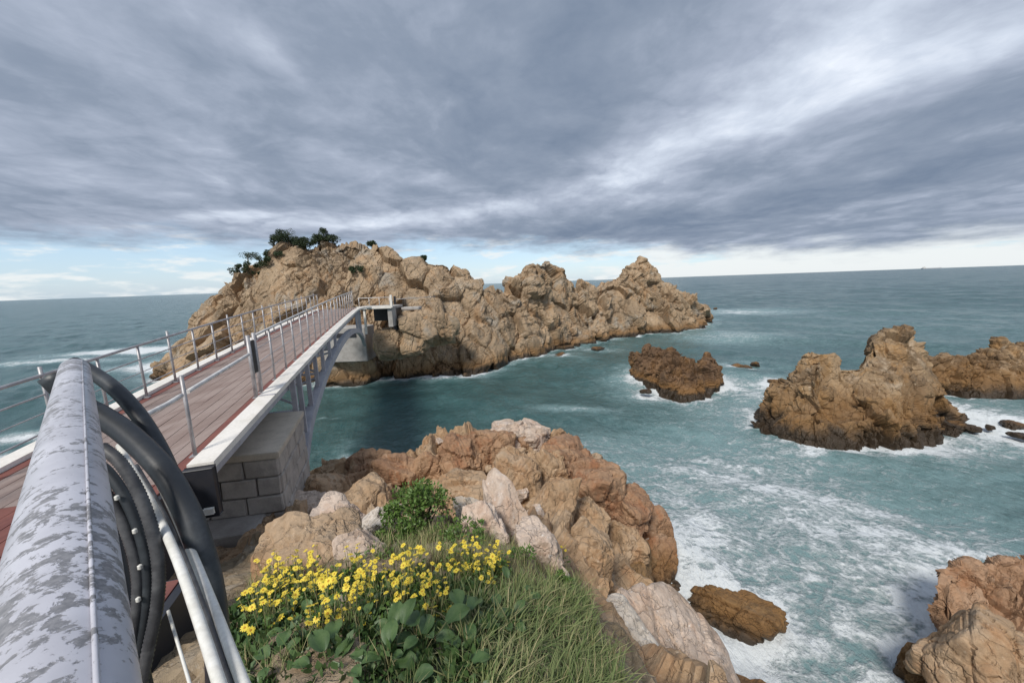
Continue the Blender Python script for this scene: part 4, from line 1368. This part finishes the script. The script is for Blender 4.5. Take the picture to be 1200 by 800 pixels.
# yellow flowers
def flower_mesh(seed):
    r_ = np.random.default_rng(seed)
    V, Fq = [], []
    n = 11
    for i in range(n):
        a = 2 * math.pi * i / n + r_.uniform(-0.1, 0.1)
        L_ = r_.uniform(0.85, 1.1)
        c_, s_ = math.cos(a), math.sin(a)
        for rr_, w_, z in ((0.15, 0.06, 0.0), (0.65, 0.20, 0.10 + r_.uniform(-0.05, 0.05)), (L_, 0.09, 0.02 + r_.uniform(-0.12, 0.05))):
            V += [(c_ * rr_ - s_ * w_, s_ * rr_ + c_ * w_, z), (c_ * rr_ + s_ * w_, s_ * rr_ - c_ * w_, z)]
        b_ = 6 * i
        Fq += [(b_, b_ + 1, b_ + 3, b_ + 2), (b_ + 2, b_ + 3, b_ + 5, b_ + 4)]
    k0 = len(V)
    V.append((0, 0, 0.14))
    for i in range(8):
        a = 2 * math.pi * i / 8
        V.append((0.30 * math.cos(a), 0.30 * math.sin(a), 0.05))
    for i in range(0, 8, 2):
        Fq.append((k0, k0 + 1 + i, k0 + 2 + i, k0 + 1 + (i + 2) % 8))
    me_ = mesh_np('flower_head', np.array(V), np.array(Fq))
    me_.materials.append(M['petal'])
    me_.materials.append(M['disc'])
    mi = np.zeros(len(Fq), np.int32)
    mi[-4:] = 1
    me_.polygons.foreach_set('material_index', mi)
    return me_


FM = [flower_mesh(i) for i in range(4)]
FL1 = [(285, 735), (310, 690), (400, 672), (445, 690), (440, 760), (390, 770), (300, 780)]
FL2 = [(450, 690), (520, 668), (595, 660), (600, 700), (560, 720), (500, 745), (470, 730)]
r_ = np.random.default_rng(33)
pts = [(q, 'yellow daisy plant in the flower patch beside the white conduits', 'yellow flowers in the left patch') for q in sample(FL1, 34, 51)] + [(q, 'yellow daisy plant in the flower patch in front of the bush', 'yellow flowers in the middle patch') for q in sample(FL2, 24, 52)]
pts += [(hit(655, 668), 'single yellow flower tuft growing beside the pinkish boulder', None), (hit(655, 640), 'single yellow tuft on the rocks above the pinkish boulder', None)]
for q, lab, grp in pts:
    e_ = empty('yellow_flower', q, lab, 'flower', grp)
    stm = MB()
    nh = int(r_.integers(8, 15))
    for j in range(nh):
        a = r_.uniform(0, 6.28)
        rad = 0.10 * math.sqrt(r_.random())
        h = r_.uniform(0.08, 0.34)
        tip = Vector((rad * math.cos(a), rad * math.sin(a), h))
        stm.tube([(0.2 * tip.x, 0.2 * tip.y, -0.03), (0.7 * tip.x, 0.7 * tip.y, 0.55 * h), tuple(tip)], 0.0022, 5)
        o = link('flower_head', FM[j % 4], None, e_)
        o.location = tip
        s_ = r_.uniform(0.010, 0.026)
        o.scale = (s_, s_, s_)
        o.rotation_euler = (r_.uniform(-0.6, 0.6), r_.uniform(-0.6, 0.6), r_.uniform(0, 6.28))
    stm.build('stem', M['stem'], e_)
    cl_ = [(np.array([r_.normal(0, 0.05), r_.normal(0, 0.05), r_.uniform(0.03, 0.18)]), 0.05) for _ in range(5)]
    V, Fq = leaf_cloud(cl_, 14, 0.035, int(r_.integers(1e6)), 0.45)
    link('foliage', mesh_np('foliage', V, Fq, False), M['leaf_dark'], e_)

# ================================================================== PINES AND SHRUBS ON THE ISLAND
IV = np.empty(len(island.data.vertices) * 3, np.float32)
island.data.vertices.foreach_get('co', IV)
IV = IV.reshape(-1, 3)
ipx, ipy = project(IV)
IS = np.array(ISL)


def on_island(px, back=0.3, py=None):
    """highest rock of the skyline in that direction, or the rock face at a given height"""
    if py is None:
        yb = np.interp(px, IS[:, 0], IS[:, 1])
        Yr = atz(px, yb, 0)[1] + np.interp(px, IS[:, 0], IS[:, 3])
        m_ = (np.abs(ipx - px) < 3) & (np.abs(IV[:, 1] - Yr) < 2.0)
        q = IV[m_]
        return q[np.argmax(q[:, 2])] - np.array([0, 0, 0.12])
    dd_ = (ipx - px) ** 2 + (ipy - py) ** 2 + np.where(IV[:, 1] > 37, 1e6, 0)
    return IV[np.argmin(dd_)]


def pine(p, h, cw, seed, label, lean=0.1, umbrella=False, group=None, name='pine_tree'):
    h, cw = h * 0.85, cw * 1.25
    r_ = np.random.default_rng(seed)
    e_ = empty(name, p, label, 'tree', group)
    top = np.array([lean * h, 0, h])
    tr = MB().tube([(0, 0, -0.3), (0.3 * top[0], 0.03, 0.45 * h), (0.75 * top[0], 0, 0.8 * h), tuple(top)], [0.07 * h ** 0.5, 0.05, 0.035, 0.012], 7)
    cl_ = []
    for j in range(9 if not umbrella else 7):
        a = r_.uniform(0, 6.28)
        lv = r_.uniform(0.35, 1.0) if not umbrella else r_.uniform(0.78, 1.0)
        rad = cw * 0.5 * (1.15 - 0.75 * lv if not umbrella else 1.0) * r_.uniform(0.4, 1.1)
        c_ = np.array([top[0] * lv + rad * math.cos(a), rad * math.sin(a), h * lv])
        cl_.append((c_, cw * r_.uniform(0.17, 0.30)))
        if not umbrella and j % 2:
            cl_.append((np.array([rad * math.sin(a) * 0.9, rad * math.cos(a), h * r_.uniform(0.12, 0.45)]), cw * r_.uniform(0.15, 0.27)))
        tr.tube([(top[0] * lv * 0.9, 0, h * lv * 0.86), tuple(c_)], [0.025, 0.008], 5)
    tr.build('trunk', M['bark'], e_)
    V, Fq = leaf_cloud(cl_, 130, 0.12, seed, 0.35, 0.4)
    link('crown', mesh_np('crown', V, Fq, False), M['needle'], e_)
    return e_


PN = [(292, 1.25, 1.4, True, 'lone umbrella shaped pine on the left shoulder of the island', 0.12), (318, 1.3, 0.8, False, 'thin leaning pine left of the summit pine cluster', 0.2), (330, 1.2, 1.2, False, 'leftmost dense pine of the island summit cluster', 0.1), (341, 1.3, 1.3, False, 'second pine from the left in the summit cluster', 0.05),
      (350, 1.0, 1.3, False, 'low bushy pine in the middle of the summit cluster', 0.0), (360, 1.05, 1.1, False, 'low open pine right of the middle of the summit cluster', 0.1), (371, 1.1, 1.0, False, 'short pine left of the tallest summit pine', 0.05), (383, 1.45, 0.7, False, 'tallest slender pine on the island summit', 0.02), (391, 0.95, 1.2, False, 'rightmost dark bushy pine of the summit cluster', -0.05),
      (433, 0.45, 0.8, False, 'small dark shrub standing alone right of the summit', 0.0), (499, 0.5, 0.6, False, 'tiny dark shrub on the second hump of the island', 0.0)]
for i, (px, h, cw, um, lab, ln) in enumerate(PN):
    pine(on_island(px), h, cw, 400 + i, lab, ln, um)
for i, (px, py, wd, hi_, lab) in enumerate([(283, 322, 1.6, 0.9, 'dark shrub at the left edge of the island below the umbrella pine'), (297, 322, 1.8, 1.1, 'dark dense shrub under the lone umbrella pine'), (309, 312, 1.4, 0.8, 'dark shrub up slope right of the umbrella pine'), (420, 318, 1.2, 0.5, 'dull green shrub on the island face above the bridge landing'), (337, 290, 1.5, 0.5, 'dark low shrub below the leftmost summit pines'), (356, 283, 1.6, 0.6, 'dark low shrub between the middle summit pines'), (376, 281, 1.5, 0.6, 'dark low shrub under the tallest summit pine'), (322, 300, 1.6, 0.6, 'dark shrub on the slope between umbrella pine and summit cluster')]):
    p = on_island(px, py=py)
    rr2 = np.random.default_rng(450 + i)
    e_ = empty('dark_shrub', p, lab, 'shrub')
    cl_ = [(np.array([rr2.uniform(-0.5, 0.5) * wd, rr2.uniform(-0.5, 0.3), rr2.uniform(0.0, 1) * hi_]), rr2.uniform(0.16, 0.3)) for _ in range(14)]
    V, Fq = leaf_cloud(cl_, 110, 0.13, 450 + i, 0.4)
    link('foliage', mesh_np('foliage', V, Fq, False), M['needle'], e_)
    sb = MB()
    for c_, _ in cl_[:6]:
        sb.tube([(0, 0, -0.2), tuple(c_)], [0.03, 0.012], 5)
    sb.build('branches', M['bark'], e_)

# faint ship on the horizon
d = ray(1091, 313)
d = d / d[1]
px_ = d[0] * 5200
sh = empty('cargo_ship', (px_, 5200, 0), 'faint grey ship on the horizon at far right', 'ship')
hull = MB()
prof = [(-120, 0), (-126, 11), (120, 11), (138, 14), (126, 0)]
for yy in (-14, 14):
    pass
lo_ = [hull.bm.verts.new((x, -14, z)) for x, z in prof]
hi_ = [hull.bm.verts.new((x, 14, z)) for x, z in prof]
k = len(prof)
for i in range(k):
    hull.bm.faces.new((lo_[i], lo_[(i + 1) % k], hi_[(i + 1) % k], hi_[i]))
hull.bm.faces.new(lo_)
hull.bm.faces.new(hi_[::-1])
hull.build('hull', M['grey_paint'], sh)
MB().box((-95, 0, 18), (26, 24, 14)).build('superstructure', M['white_paint'], sh)
MB().tube([(-93, 0, 24), (-93, 0, 32)], 2.5, 8).build('funnel', M['grey_paint'], sh)
